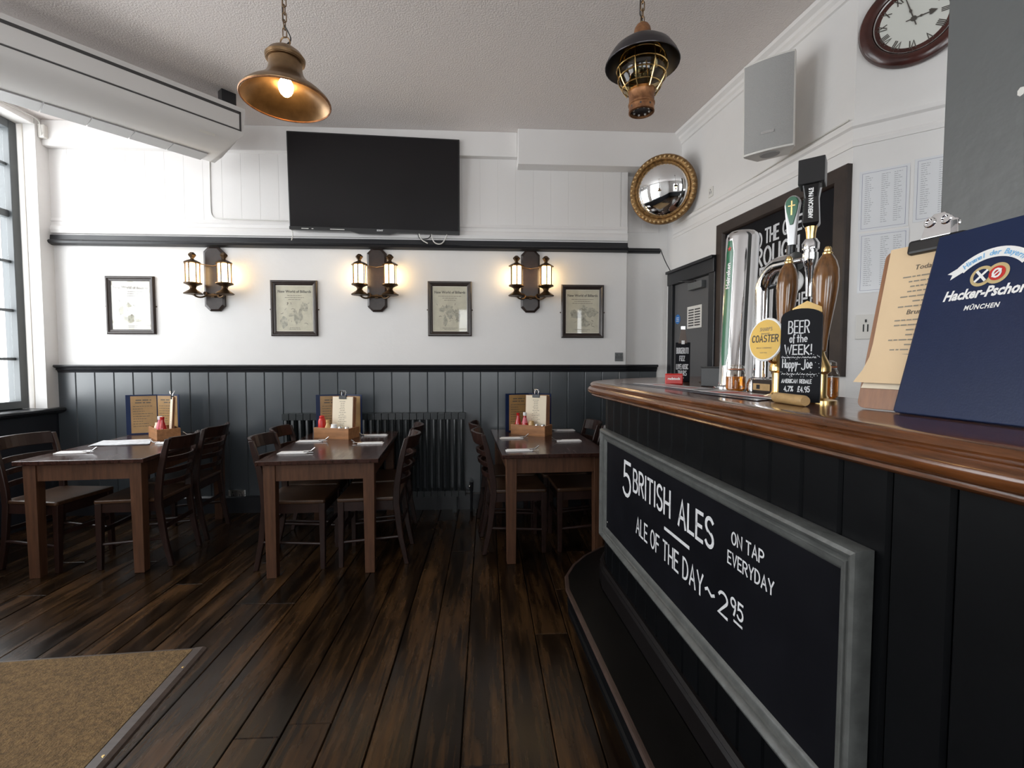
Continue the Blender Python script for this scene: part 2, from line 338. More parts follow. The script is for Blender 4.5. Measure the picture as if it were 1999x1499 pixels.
# ------------------------------------------------------------------ lettering
def E(cx, cy, rx, ry, a0, a1, n=10):
    return [(cx + rx * math.cos(math.radians(a0 + (a1 - a0) * i / n)), cy + ry * math.sin(math.radians(a0 + (a1 - a0) * i / n))) for i in range(n + 1)]
G = {
 'A': (.54, [[(0, 0), (.27, 1), (.54, 0)], [(.09, .34), (.45, .34)]]),
 'B': (.50, [[(0, 0), (0, 1)], [(0, 1)] + E(.22, .76, .22, .24, 90, -90) + [(0, .52)], [(0, .52)] + E(.24, .26, .26, .26, 90, -90) + [(0, 0)]]),
 'C': (.50, [E(.28, .5, .28, .5, 45, 315, 14)]),
 'D': (.50, [[(0, 0), (0, 1)], [(0, 1)] + E(.14, .5, .36, .5, 90, -90) + [(0, 0)]]),
 'E': (.42, [[(.42, 1), (0, 1), (0, 0), (.42, 0)], [(0, .52), (.35, .52)]]),
 'F': (.42, [[(.42, 1), (0, 1), (0, 0)], [(0, .52), (.34, .52)]]),
 'G': (.52, [E(.28, .5, .28, .5, 50, 330, 14) + [(.52, .42), (.3, .42)]]),
 'H': (.50, [[(0, 0), (0, 1)], [(.5, 0), (.5, 1)], [(0, .48), (.5, .48)]]),
 'I': (.06, [[(.03, 0), (.03, 1)]]),
 'J': (.40, [[(.36, 1), (.36, .25)] + E(.18, .22, .18, .22, 0, -160)]),
 'K': (.48, [[(0, 0), (0, 1)], [(.46, 1), (.02, .45), (.48, 0)]]),
 'L': (.40, [[(0, 1), (0, 0), (.40, 0)]]),
 'M': (.62, [[(0, 0), (.04, 1), (.31, .35), (.58, 1), (.62, 0)]]),
 'N': (.52, [[(0, 0), (0, 1), (.52, 0), (.52, 1)]]),
 'O': (.54, [E(.27, .5, .27, .5, 90, 450, 18)]),
 'P': (.48, [[(0, 0), (0, 1)] + E(.22, .74, .26, .26, 90, -90) + [(0, .48)]]),
 'Q': (.54, [E(.27, .5, .27, .5, 90, 450, 18), [(.32, .25), (.56, -.08)]]),
 'R': (.50, [[(0, 0), (0, 1)] + E(.22, .75, .26, .25, 90, -90) + [(0, .5)], [(.2, .5), (.5, 0)]]),
 'S': (.48, [E(.25, .75, .23, .25, 35, 270) + E(.24, .25, .24, .25, 90, -150)]),
 'T': (.50, [[(0, 1), (.5, 1)], [(.25, 1), (.25, 0)]]),
 'U': (.50, [[(0, 1), (0, .25)] + E(.25, .25, .25, .25, 180, 360) + [(.5, 1)]]),
 'V': (.50, [[(0, 1), (.25, 0), (.5, 1)]]),
 'W': (.74, [[(0, 1), (.19, 0), (.37, .75), (.55, 0), (.74, 1)]]),
 'X': (.48, [[(0, 0), (.48, 1)], [(0, 1), (.48, 0)]]),
 'Y': (.50, [[(0, 1), (.25, .45), (.5, 1)], [(.25, .45), (.25, 0)]]),
 'Z': (.48, [[(0, 1), (.48, 1), (0, 0), (.48, 0)]]),
 '2': (.46, [E(.23, .75, .23, .25, 160, -35) + [(0, 0), (.46, 0)]]),
 '4': (.48, [[(.34, 0), (.34, 1), (0, .3), (.48, .3)]]),
 '5': (.46, [[(.44, 1), (.06, 1), (.04, .58)] + E(.2, .32, .26, .32, 110, -150)]),
 '7': (.46, [[(0, 1), (.46, 1), (.12, 0)]]),
 '9': (.46, [E(.22, .74, .22, .26, 0, 360, 14) + [(.42, .4), (.3, 0)]]),
 '%': (.60, [[(.05, 0), (.55, 1)], E(.12, .82, .1, .16, 0, 360, 8), E(.48, .18, .1, .16, 0, 360, 8)]),
 '£': (.46, [E(.28, .74, .16, .26, 20, 180) + [(.14, .3), (0, 0), (.46, 0)], [(0, .46), (.32, .46)]]),
 '!': (.10, [[(.05, 1), (.05, .3)], [(.05, .04), (.05, -.02)]]),
 '.': (.10, [[(.05, .03), (.05, -.02)]]), ',': (.10, [[(.07, .08), (.0, -.12)]]),
 '-': (.26, [[(0, .45), (.24, .45)]]), '~': (.40, [[(0, .5), (.1, .6), (.28, .42), (.40, .52)]]),
 'o': (.38, [E(.19, .3, .19, .3, 90, 450, 14)]), 'e': (.38, [[(.03, .3), (.36, .34)] + E(.19, .31, .19, .3, 5, 310)]),
 'f': (.30, [E(.22, .86, .12, .14, 40, 180) + [(.1, -.1)], [(0, .55), (.26, .55)]]),
 't': (.30, [[(.14, .95), (.14, 0)], [(0, .62), (.28, .62)]]), 'h': (.38, [[(0, 0), (0, 1)], [(0, .4)] + E(.18, .42, .18, .18, 180, 0) + [(.36, 0)]]),
 'p': (.38, [[(0, -.4), (0, .6)], E(.18, .3, .19, .3, 180, -180, 12)]), 'y': (.36, [[(0, .6), (.18, .05)], [(.36, .6), (.08, -.4)]]),
}
def strokes(mb, text, h, thick, wx=1.0, sp=0.2, m=None, z=0.0, jit=0.0, width=None, slant=0.0):
    """hand lettered stroke text; baseline left at the origin of m. width: fit to this overall width"""
    tot = sum((G[c][0] + sp) if c != ' ' else 0.34 for c in text) - sp
    if width: wx = width / (tot * h)
    x = 0.0; rnd = random.Random(len(text) * 13 + 5)
    for c in text:
        if c == ' ': x += 0.34; continue
        w, ls = G[c]; dy = rnd.uniform(-jit, jit)
        for l in ls:
            mb.ribbon([((x + px + slant * py) * h * wx, (py + dy) * h) for px, py in l], thick, z, m)
        x += w + sp
    return x * h * wx
_fc = {}
def ftext(text, size, shear=0.0, offset=0.0, align='LEFT', spacing=1.0, width=None):
    k = (text, size, shear, offset, align, spacing)
    if k not in _fc:
        c = bpy.data.curves.new('t', 'FONT'); c.body = text; c.size = size; c.shear = shear; c.offset = offset; c.align_x = align; c.space_character = spacing; c.resolution_u = 2
        o = bpy.data.objects.new('t', c); COL.objects.link(o); dg = bpy.context.evaluated_depsgraph_get()
        me = o.evaluated_get(dg).to_mesh(); _fc[k] = ([tuple(v.co) for v in me.vertices], [tuple(p.vertices) for p in me.polygons])
        o.evaluated_get(dg).to_mesh_clear(); bpy.data.objects.remove(o); bpy.data.curves.remove(c)
    vs, fs = _fc[k]
    if width and vs:
        w = max(v[0] for v in vs) - min(v[0] for v in vs)
        vs = [(v[0] * width / w, v[1], v[2]) for v in vs]
    return vs, fs
def lines(mb, x0, x1, ytop, n, dy, h, rnd, m=None, z=0.0, centre=False):
    """rows of unreadably small print as word-length dashes"""
    for i in range(n):
        y = ytop - i * dy; L = (x1 - x0) * rnd.uniform(0.45, 0.98); a = (x0 + x1) / 2 - L / 2 if centre else x0; e = a + L
        while a < e - h:
            b = min(e, a + rnd.uniform(2, 6) * h); mb.add([(a, y, z), (b, y, z), (b, y + h, z), (a, y + h, z)], [(0, 1, 2, 3)], m); a = b + h * 0.9

# ================================================================== THE ROOM
YB, ZC = 4.30, 3.40
MX = Matrix(((0, 0, 1, 0), (1, 0, 0, 0), (0, 1, 0, 0), (0, 0, 0, 1)))     # profile (y,z) extruded along world x
def sweep(mb, path, prof, left=True, closed_prof=False):
    """prof: (offset to the left of travel, z). path: list of (x,y)"""
    P = [Vector(p) for p in path]; n = len(P); rings = []
    for i, p in enumerate(P):
        a = P[max(i - 1, 0)]; b = P[min(i + 1, n - 1)]
        d1 = (p - a).normalized() if i else (b - p).normalized(); d2 = (b - p).normalized() if i < n - 1 else d1
        n1 = Vector((-d1.y, d1.x)); n2 = Vector((-d2.y, d2.x)); nn = (n1 + n2).normalized(); k = 1 / max(0.4, nn.dot(n1))
        rings.append([(p.x + nn.x * o * k, p.y + nn.y * o * k, z) for o, z in prof])
    m = len(prof); vs = [q for r in rings for q in r]; fs = []
    for i in range(n - 1):
        for k in range(m if closed_prof else m - 1):
            l = (k + 1) % m; fs.append((i * m + k, i * m + l, (i + 1) * m + l, (i + 1) * m + k))
    if closed_prof: fs += [tuple(range(m)), tuple((n - 1) * m + k for k in range(m))]
    mb.add(vs, fs); return rings

# floor: slab with every board its own piece, running away from the camera
fl = struct(obj('floor', MB().b2((-4.1, -3.4, -0.12), (3.1, 4.5, -0.02)), M_BAR), 'dark worn wooden floor of the pub')
bw = 0.165; x = -4.05; rnd = random.Random(3)
while x < 2.95:
    y = -3.3 - rnd.uniform(0, 1.5)
    while y < 4.45:
        L = rnd.uniform(2.2, 4.6); y1 = min(y + L, 4.47); y0 = max(y, -3.3)
        if 4.47 - y1 < 0.5: y1 = 4.47
        if y1 - y0 > 0.1:
            h = rnd.uniform(-0.0012, 0.0012); w = bw - 0.0035; a = (y1 - y0) / 2
            me = MB(); t = 0.003
            me.add([(-w / 2, -a, -0.02), (w / 2, -a, -0.02), (w / 2, a, -0.02), (-w / 2, a, -0.02), (-w / 2, -a, h - t), (w / 2, -a, h - t), (w / 2, a, h - t), (-w / 2, a, h - t),
                    (-w / 2 + t, -a + t, h), (w / 2 - t, -a + t, h), (w / 2 - t, a - t, h), (-w / 2 + t, a - t, h)],
                   [(0, 1, 5, 4), (1, 2, 6, 5), (2, 3, 7, 6), (3, 0, 4, 7), (4, 5, 9, 8), (5, 6, 10, 9), (6, 7, 11, 10), (7, 4, 8, 11), (8, 9, 10, 11), (3, 2, 1, 0)])
            obj('floorboard', me, M_FLOOR, fl, loc=(x + bw / 2, (y0 + y1) / 2, 0))
        y = y1 + 0.002 if y1 < 4.46 else 99
    x += bw

struct(obj('ceiling', MB().b2((-4.2, -3.4, ZC), (3.2, 4.6, ZC + 0.12)), M_CEIL), 'textured off white ceiling')

# back wall with its boarding
wb = struct(obj('wall_back', MB().b2((-4.1, YB, 0), (1.30, YB + 0.25, ZC)).b2((1.30, YB + 0.09, 0), (2.0, YB + 0.25, ZC)), M_WHITE), 'white back wall with grey boarded dado')
def board_mesh(w, z0, z1, t=0.013, c=0.006):
    pts = [(-w / 2, 0), (w / 2, 0), (w / 2, -t + c), (w / 2 - c, -t), (-w / 2 + c, -t), (-w / 2, -t + c)]
    return mesh('board', MB().prism(pts, z0, z1))
bl = board_mesh(0.1605, 0.15, 1.27); bu = board_mesh(0.1607, 2.58, 3.2, 0.008, 0.0015)
X0 = -3.595 - 0.161 / 2
for i in range(31):
    xx = X0 + 0.161 * i
    if xx + 0.08 < 1.302:
        obj('board', bl, M_GREY, wb, loc=(xx, YB, 0)); obj('board', bu, M_TRIMW, wb, loc=(xx, YB, 0))
obj('board', MB().b2((1.245, YB - 0.013, 0.15), (1.30, YB, 1.27)), M_GREY, wb); obj('board', MB().b2((1.245, YB - 0.008, 2.58), (1.30, YB, 3.2)), M_TRIMW, wb)
obj('board_return', MB().b2((1.30, YB - 0.013, 0.0), (1.305, YB + 0.09, 1.27)), M_GREY, wb)
for i in range(2):
    obj('board', bl, M_GREY, wb, loc=(1.385 + 0.161 * i, YB + 0.09, 0))
    obj('board', bu, M_TRIMW, wb, loc=(1.385 + 0.161 * i, YB + 0.09, 0))
rail = [(0, 0.075), (-0.055, 0.075), (-0.062, 0.062), (-0.05, 0.05), (-0.03, 0.042), (-0.036, 0.03), (-0.022, 0.02), (-0.014, 0), (0, 0)]
def xrail(name, prof, x0, x1, yb, z, m, lab):
    mb = MB().prism([(yb + a, z + b) for a, b in prof], x0, x1, MX); return struct(obj(name, mb, m), lab)
xrail('trim_1', [(a, b * 0.9) for a, b in rail], XL, 1.30, YB, 1.268, M_BLACK, 'black moulded dado rail along the back wall')
xrail('trim_2', [(a, b * 0.9) for a, b in rail], 1.30, 1.625, YB + 0.09, 1.268, M_BLACK, 'short black dado rail in the right corner recess')
pr = [(0, 0.085), (-0.03, 0.085), (-0.034, 0.045), (-0.05, 0.04), (-0.06, 0.028), (-0.05, 0.012), (-0.02, 0.0), (0, 0)]
xrail('trim_3', pr, XL - 0.02, 1.30, YB, 2.368, M_BLACK, 'black picture rail under the television')
xrail('trim_4', [(a * 0.6, b * 0.55) for a, b in pr], 1.30, 1.64, YB + 0.09, 2.385, M_BLACK, 'thin black rail end in the right corner recess')
xrail('trim_5', [(0, 0.13), (-0.012, 0.13), (-0.02, 0.105), (-0.012, 0.095), (-0.012, 0.07), (-0.022, 0.06), (-0.03, 0.03), (-0.022, 0.0), (0, 0)], XL, 1.30, YB, 2.472, M_TRIMW, 'white stepped moulding above the picture rail')
struct(obj('trim_6', MB().b2((XL, YB - 0.07, 3.185), (0.28, YB, ZC)), M_TRIMW, bev=0.006), 'shallow white beam over the television')
struct(obj('trim_7', MB().b2((0.28, YB - 0.14, 3.095), (1.80, YB + 0.09, ZC)), M_TRIMW, bev=0.006), 'deeper white beam at the right of the back wall')
struct(obj('baseboard_back', MB().prism([(YB, 0.155), (YB - 0.02, 0.155), (YB - 0.028, 0.14), (YB - 0.028, 0), (YB, 0)], XL, 1.30, MX).prism([(YB + 0.09, 0.155), (YB + 0.07, 0.155), (YB + 0.062, 0.14), (YB + 0.062, 0), (YB + 0.09, 0)], 1.30, 1.75, MX), M_BLACK), 'black skirting board of the back wall')

# left wall: piers, spandrels and heads around the windows
ml = MB(); md = MB(); ys = [YR - 0.2, LEFT_WIN[1][0], LEFT_WIN[1][1], LEFT_WIN[0][0], LEFT_WIN[0][1], YB + 0.05]
for a, b in ((ys[0], ys[1]), (ys[2], ys[3])):
    ml.b2((-4.1, a, 0.95), (XL, b, ZC))
ml.prism([(XL, 4.175), (XL - 0.085, 4.165), (XW + 0.03, 4.20), (-4.1, 4.20), (-4.1, 4.35), (XL, 4.35)], 0.95, ZC)
for a, b in LEFT_WIN: ml.b2((-4.1, a, WZ1), (XL, b, ZC))
wleft = struct(obj('wall_left', ml, M_WHITE), 'white window wall at the left')
obj('spandrel', MB().b2((-4.1, ys[0], 0), (XL - 0.02, YB, 0.93)), M_NAVYW, wleft)
obj('reveal_lining', MB().prism([(XL - 0.087, 4.160), (XW + 0.03, 4.195), (XW + 0.03, 4.205), (XL - 0.087, 4.17)], 0.965, WZ1), M_CREAM, wleft)
struct(obj('trim_8', MB().prism([(-4.05, 0.93), (XL - 0.0, 0.93), (XL + 0.02, 0.915), (XL + 0.05, 0.93), (XL + 0.06, 0.945), (XL + 0.055, 0.96), (XL + 0.04, 0.966), (-4.05, 0.966)], -YB + 0.005, -ys[0], Matrix(((1, 0, 0, 0), (0, 0, -1, 0), (0, 1, 0, 0), (0, 0, 0, 1)))), M_BLACK), 'black window sill ledge along the left wall')

def window(name, lab, org, xa, w, z0, z1, nx, zs, thick=None):
    """window in a local frame: x along the wall, y up, z into the room"""
    r = bpy.data.objects.new(name, None); COL.objects.link(r); r.matrix_world = fr((org[0], org[1], z0), xa); struct(r, lab)
    h = z1 - z0; fw = 0.065
    fm = MB().b2((0, 0, -0.05), (fw, h, 0.05)).b2((w - fw, 0, -0.05), (w, h, 0.05)).b2((fw, 0, -0.05), (w - fw, fw, 0.05)).b2((fw, h - fw, -0.05), (w - fw, h, 0.05))
    obj('window_frame', fm, M_WFRAME, r, bev=0.004)
    zs = [0.0 + fw] + [q - z0 for q in zs] + [h - fw]
    xs = [fw + (w - 2 * fw) * i / nx for i in range(nx + 1)]
    for q in zs[1:-1]:
        t = 0.028 if thick and abs(q + z0 - thick) < 0.01 else 0.011
        obj('glazing_bar', MB().b2((fw, q - t, -0.02), (w - fw, q + t, 0.025)), M_WFRAME, r)
    for q in xs[1:-1]: obj('glazing_bar', MB().b2((q - 0.012, fw, -0.02), (q + 0.012, h - fw, 0.025)), M_WFRAME, r)
    for i in range(nx):
        for k in range(len(zs) - 1):
            obj('pane', MB().b2((xs[i], zs[k], -0.003), (xs[i + 1], zs[k + 1], 0.003)), M_GLASS, r)
for i, (a, b) in enumerate(LEFT_WIN):
    window('window_%d' % (i + 1), 'grey framed small paned window at the left edge' if i == 0 else 'grey framed window further along the left wall', (XW, b), (0, -1, 0), b - a, WZ0, WZ1, 4, [1.385, 1.785, 2.185, 2.575, 2.975], 2.575)

# right wall, kinked where the bar begins
RW = Vector((0.118, -0.993, 0)).normalized(); RN = RW.cross(Vector((0, 0, 1))); P0 = Vector((1.731, 4.3, 0))
K0 = P0 + RW * 1.882
KA = math.radians(51); DW = Vector((math.sin(KA), -math.cos(KA), 0)); DN = DW.cross(Vector((0, 0, 1)))
K1 = K0 + DW * 1.2
def slab(a, b, n, t=0.2, z0=0, z1=ZC):
    a = Vector(a); b = Vector(b); n = Vector(n)
    return [(a.x, a.y), (b.x, b.y), (b.x - n.x * t, b.y - n.y * t), (a.x - n.x * t, a.y - n.y * t)]
struct(obj('wall_right', MB().prism(slab(P0 - RW * 0.25, K0, RN), 0, ZC), M_WHITE), 'white right wall behind the bar')
struct(obj('wall_diagonal', MB().prism(slab(K0, K1 + DW * 0.1, DN), 0, ZC), M_WHITE), 'angled white wall carrying the clock')
struct(obj('wall_side', MB().prism(slab((K1.x, K1.y + 0.1, 0), (K1.x, YR - 0.2, 0), (-1, 0, 0)), 0, ZC), M_WHITE), 'white wall beside the camera')
mr_ = MB(); prev = -4.1
for a, b in REAR_WIN:
    mr_.b2((prev, YR - 0.25, 0), (a, YR, ZC)); mr_.b2((a, YR - 0.25, 0), (b, YR, RZ0)); mr_.b2((a, YR - 0.25, RZ1), (b, YR, ZC)); prev = b
mr_.b2((prev, YR - 0.25, 0), (3.1, YR, ZC))
wr = struct(obj('wall_rear', mr_, M_WHITE), 'white wall with windows behind the camera')
obj('dado_panel', MB().b2((-3.74, YR, 0), (2.85, YR + 0.02, 0.95)), M_GREY, wr)
for i, (a, b) in enumerate(REAR_WIN):
    window('window_%d' % (i + 3), 'grey framed window behind the camera, number %s from the right' % ('one', 'two', 'three')[2 - i], (b, YR - 0.1), (-1, 0, 0), b - a, RZ0, RZ1, 2, [1.65, 2.2])

# cornice, ledge mould and cables on the right wall
mc = MB(); corn = [(0, -0.105), (0.012, -0.10), (0.016, -0.075), (0.03, -0.06), (0.034, -0.04), (0.06, -0.022), (0.066, -0.001), (0, -0.001)]
pth = [(P0 - RW * 0.05)[:2], K0[:2], K1[:2]]
sweep(mc, pth, [(-o, ZC + z) for o, z in corn], closed_prof=True)
struct(obj('trim_9', mc, M_TRIMW), 'white cornice along the right wall')
mc = MB(); sweep(mc, [(P0 + RW * 0.02)[:2], K0[:2], K1[:2]], [(-o, 2.50 + z) for o, z in [(0, 0), (0.008, 0.0), (0.014, 0.02), (0.008, 0.035), (0.012, 0.09), (0.026, 0.10), (0.03, 0.12), (0, 0.125)]], closed_prof=True)
struct(obj('trim_10', mc, M_TRIMW), 'white ledge moulding across the right wall')

def wallmtx(s, z, off=0.0): p = P0 + RW * s + RN * off; return fr((p.x, p.y, z), RW)
def diagmtx(s, z, off=0.0): p = K0 + DW * s + DN * off; return fr((p.x, p.y, z), DW)

# grey door in the right wall
d = bpy.data.objects.new('door_1', None); COL.objects.link(d); d.matrix_world = wallmtx(0.02, 0); struct(d, 'grey service door in the right corner')
fm = MB().b2((0.0, 0, 0), (0.075, 2.19, 0.05)).b2((0.64, 0, 0), (0.72, 2.19, 0.05)).b2((0.0, 2.06, 0), (0.72, 2.19, 0.06)).b2((0, 2.165, 0), (0.72, 2.19, 0.08))
obj('door_frame', fm, M_BLACK, d, bev=0.004)
obj('door_leaf', MB().b2((0.078, 0.01, 0.0), (0.637, 2.057, 0.022)), M_DOORG, d, bev=0.002)
v = obj('vent_plate', MB().b2((0.30, 1.645, 0.022), (0.52, 1.835, 0.030)), M_PLASTW, d, bev=0.01)
for c in range(2):
    for k in range(7): obj('vent_slot', MB().b2((0.325 + c * 0.095, 1.665 + k * 0.022, 0.030), (0.405 + c * 0.095, 1.676 + k * 0.022, 0.0315)), M_ACD, v)
obj('door_closer', MB().b2((0.36, 1.965, 0.022), (0.565, 2.025, 0.065)), M_PILLAR, d, bev=0.004)
obj('closer_arm', MB().tube([(0.46, 2.03, 0.05), (0.30, 2.055, 0.075), (0.22, 2.07, 0.06)], 0.008, 6), M_BLACK, d)
mb = MB(); mb.lathe([(0.0, 0.0), (0.043, 0.0), (0.043, 0.002), (0.0, 0.002)], 20, T(0.135, 1.745, 0.0225)); st = obj('round_sticker', mb, M_BLUESK, d)
for k in range(3): obj('sticker_print', MB().b2((0.112, 1.725 + k * 0.015, 0.0246), (0.158, 1.731 + k * 0.015, 0.0252)), M_PAPER, st)

# coir entrance mat with its threshold strips
mm = fr((-1.322, 2.227, 0), (-0.998, -0.0640, 0), (0, 0, 1)); mm = T(-1.322, 2.227, 0) @ RZ(math.radians(3.8))
mt = thing('entrance_mat', 'brown coir entrance mat let into the dark floorboards', 'mat', mtx=mm)
obj('coir_pile', MB().b2((-2.28, -2.1, 0.0), (-0.062, -0.012, 0.010)), M_COIR, mt)
obj('threshold_strip', MB().prism([(-0.062, 0.0), (-0.058, 0.010), (-0.02, 0.013), (-0.004, 0.006), (0, 0)], 0.0, 2.1, Matrix(((1, 0, 0, 0), (0, 0, -1, 0), (0, 1, 0, 0), (0, 0, 0, 1)))), M_THRESH, mt)
obj('edge_strip', MB().b2((-2.28, -0.012, 0.0), (-0.01, 0.0, 0.008)), M_STEEL if False else M_THRESH, mt)
for yy in (-0.15, -0.62, -1.1, -1.6): obj('screw', MB().lathe([(0, 0.002), (0.005, 0.0018), (0.006, 0)], 10, T(-0.03, yy, 0.0125)), M_BRASS, mt, smooth=True)

# ================================================================== THE BAR
BA = math.radians(3); BN = Vector((math.cos(BA), math.sin(BA), 0)); BV = Vector((-math.sin(BA), math.cos(BA), 0)); B0 = Vector((0.64, 2.45, 0))
ZT = 1.25
def bp(s, off): p = B0 + BV * s - BN * off; return (p.x, p.y)
# path of the boarded front: straight beside the camera, then round the far end to the right wall
front = [bp(-4.2, 0), bp(-3.0, 0), bp(-2.0, 0), bp(-1.0, 0), bp(-0.4, 0), bp(-0.02, 0)]
bend = [(0.655, 2.535), (0.70, 2.63), (0.775, 2.73), (0.87, 2.82), (0.99, 2.91), (1.15, 3.01), (1.40, 3.15), (1.78, 3.35)]
PF = front + bend
def offs(path, o):
    P = [Vector(p) for p in path]; n = len(P); out = []
    for i, p in enumerate(P):
        a = P[max(i - 1, 0)]; b = P[min(i + 1, n - 1)]
        d1 = (p - a).normalized() if i else (b - p).normalized(); d2 = (b - p).normalized() if i < n - 1 else d1
        n1 = Vector((-d1.y, d1.x)); n2 = Vector((-d2.y, d2.x)); nn = (n1 + n2).normalized(); out.append(p + nn * o / max(0.4, nn.dot(n1)))
    return out
def arc_points(path, step):
    P = [Vector(p) for p in path]; d = [0]
    for a, b in zip(P, P[1:]): d.append(d[-1] + (b - a).length)
    out = []; t = 0.0; tot = d[-1]
    n = int(tot / step)
    for k in range(n + 1):
        t = k * step
        for i in range(len(P) - 1):
            if d[i] <= t <= d[i + 1] + 1e-9:
                out.append(P[i].lerp(P[i + 1], (t - d[i]) / (d[i + 1] - d[i]))); break
    return out
bar = thing('drinks_bar', 'black boarded bar front under the wooden counter', 'bar', (0, 0, 0))
mb = MB(); sweep(mb, [tuple(p) for p in offs(PF, -0.02)], [(0, 0.0), (0, 1.172), (-0.03, 1.172), (-0.03, 0.0)], closed_prof=True); obj('backing', mb, M_BAR, bar)
# boards 0.11 m wide, phased so that the grooves fall where the photo has them
ph = [bp(-4.2 - 0.0, 0)] + front[1:] + bend
start = bp(-4.19, 0); pts = arc_points([start] + front[1:] + bend, 0.11)
for a, b in zip(pts, pts[1:]):
    dvec = (b - a); L = dvec.length; ang = math.atan2(dvec.y, dvec.x); c = (a + b) / 2; w = L - 0.002
    pr_ = [(-w / 2, -0.02), (w / 2, -0.02), (w / 2, -0.006), (w / 2 - 0.006, 0), (-w / 2 + 0.006, 0), (-w / 2, -0.006)]
    o = obj('board', MB().prism(pr_, 0.14, 1.1725), M_BAR, bar, loc=(c.x, c.y, 0)); o.rotation_euler = (0, 0, ang)
mb = MB(); sweep(mb, PF, [(0, 0.262), (0.012, 0.262), (0.022, 0.250), (0.014, 0.236), (0.022, 0.225), (0.022, 0.14), (0, 0.14)], closed_prof=True)
obj('skirting', mb, mat('dark skirting', (0.007, 0.0058, 0.006), 0.35, spec=0.2), bar)
# foot step
st_ = thing('bar_step', 'dark foot step with worn brown edge along the bar', 'step', (0, 0, 0))
mb = MB(); sweep(mb, PF, [(0.024, 0.0), (0.19, 0.0), (0.19, 0.115), (0.024, 0.115)], closed_prof=True); obj('riser', mb, M_BAR, st_)
mb = MB(); sweep(mb, PF, [(0.024, 0.115), (0.205, 0.115), (0.205, 0.138), (0.024, 0.138)], closed_prof=True); obj('tread', mb, mat('step tread', (0.0055, 0.005, 0.0046), 0.4, var=0.3, vscale=5, spec=0.18), st_)
mb = MB(); sweep(mb, PF, [(0.196, 0.139), (0.212, 0.137), (0.217, 0.127), (0.212, 0.116), (0.2055, 0.115), (0.2055, 0.1385)], closed_prof=True); obj('nosing', mb, M_STEP, st_)
mb = MB(); sweep(mb, PF, [(0.19, 0.0), (0.202, 0.0), (0.199, 0.016), (0.19, 0.022)], closed_prof=True); obj('base_bead', mb, M_BAR, st_)
# counter top with rolled nosing
OV = 0.086
prof = [(-0.055, ZT), (-0.030, ZT), (-0.020, ZT - 0.0015), (-0.010, ZT - 0.006), (-0.0055, ZT - 0.014), (-0.008, ZT - 0.021), (-0.010, ZT - 0.0235), (-0.001, ZT - 0.027), (0.006, ZT - 0.034), (0.008, ZT - 0.043), (0.004, ZT - 0.053), (-0.006, ZT - 0.060), (-0.012, ZT - 0.0625), (-0.010, ZT - 0.067), (-0.016, ZT - 0.073), (-0.030, ZT - 0.077), (-0.10, ZT - 0.077)]
def smooth_path(P, it=2):
    P = [Vector(p) for p in P]
    for _ in range(it):
        Q = [P[0]]
        for a, b in zip(P, P[1:]): Q += [a.lerp(b, .25), a.lerp(b, .75)]
        P = Q + [P[-1]]
    return P
CP = smooth_path([tuple(p) for p in offs(front + [(0.645, 2.52), (0.69, 2.66), (0.775, 2.80), (0.90, 2.95), (1.07, 3.10), (1.30, 3.25), (1.55, 3.38), (1.80, 3.50)], OV)], 2)
counter = thing('bar_counter', 'polished mahogany bar counter top with rolled edge', 'counter', (0, 0, 0))
mb = MB(); rings = sweep(mb, CP, prof); obj('rolled_edge', mb, M_COUNTER, counter, smooth=True)
inner = smooth_path([bp(-4.2, -0.395), bp(-3.0, -0.395), bp(-2.0, -0.395), bp(-1.0, -0.395), bp(-0.6, -0.395), bp(-0.25, -0.40), (1.10, 2.36), (1.16, 2.50), (1.27, 2.64), (1.40, 2.76), (1.60, 2.88), (1.88, 3.02)], 2)
def resample(P, n):
    P = [Vector(p) for p in P]; d = [0]
    for a, b in zip(P, P[1:]): d.append(d[-1] + (b - a).length)
    out = []; i = 0
    for k in range(n):
        t = d[-1] * k / (n - 1)
        while i < len(P) - 2 and d[i + 1] < t: i += 1
        out.append(P[i].lerp(P[i + 1], min(1, (t - d[i]) / max(1e-9, d[i + 1] - d[i]))))
    return out
N = len(rings); inn = resample(inner, N); vs = []; fs = []
for r, q in zip(rings, inn): vs += [(r[0][0], r[0][1], ZT), (q.x, q.y, ZT), (q.x, q.y, ZT - 0.04), (r[-1][0], r[-1][1], ZT - 0.04)]
for i in range(N - 1):
    a, b = 4 * i, 4 * i + 4; fs += [(a, b, b + 1, a + 1), (a + 1, b + 1, b + 2, a + 2), (a + 2, b + 2, b + 3, a + 3)]
obj('counter_slab', MB().add(vs, fs), M_COUNTER, counter)
# post standing behind the counter edge, carrying the ceiling
px_, py_ = 1.125, 1.115
pm = fr((px_, py_, 0), (-BV.x, -BV.y, 0))
o = struct(obj('wall_post', MB().b2((0, 0, -0.34), (0.36, ZC, 0), None), M_PILLAR, bev=0.004), 'grey painted post rising behind the bar counter'); o.matrix_world = pm
obj('paint_chip', MB().lathe([(0, 0.0006), (0.006, 0.0006), (0.0075, 0)], 7, T(0.16, 1.93, 0.0) @ Matrix.Diagonal((1, 1.3, 1, 1))), M_PLASTW, o)

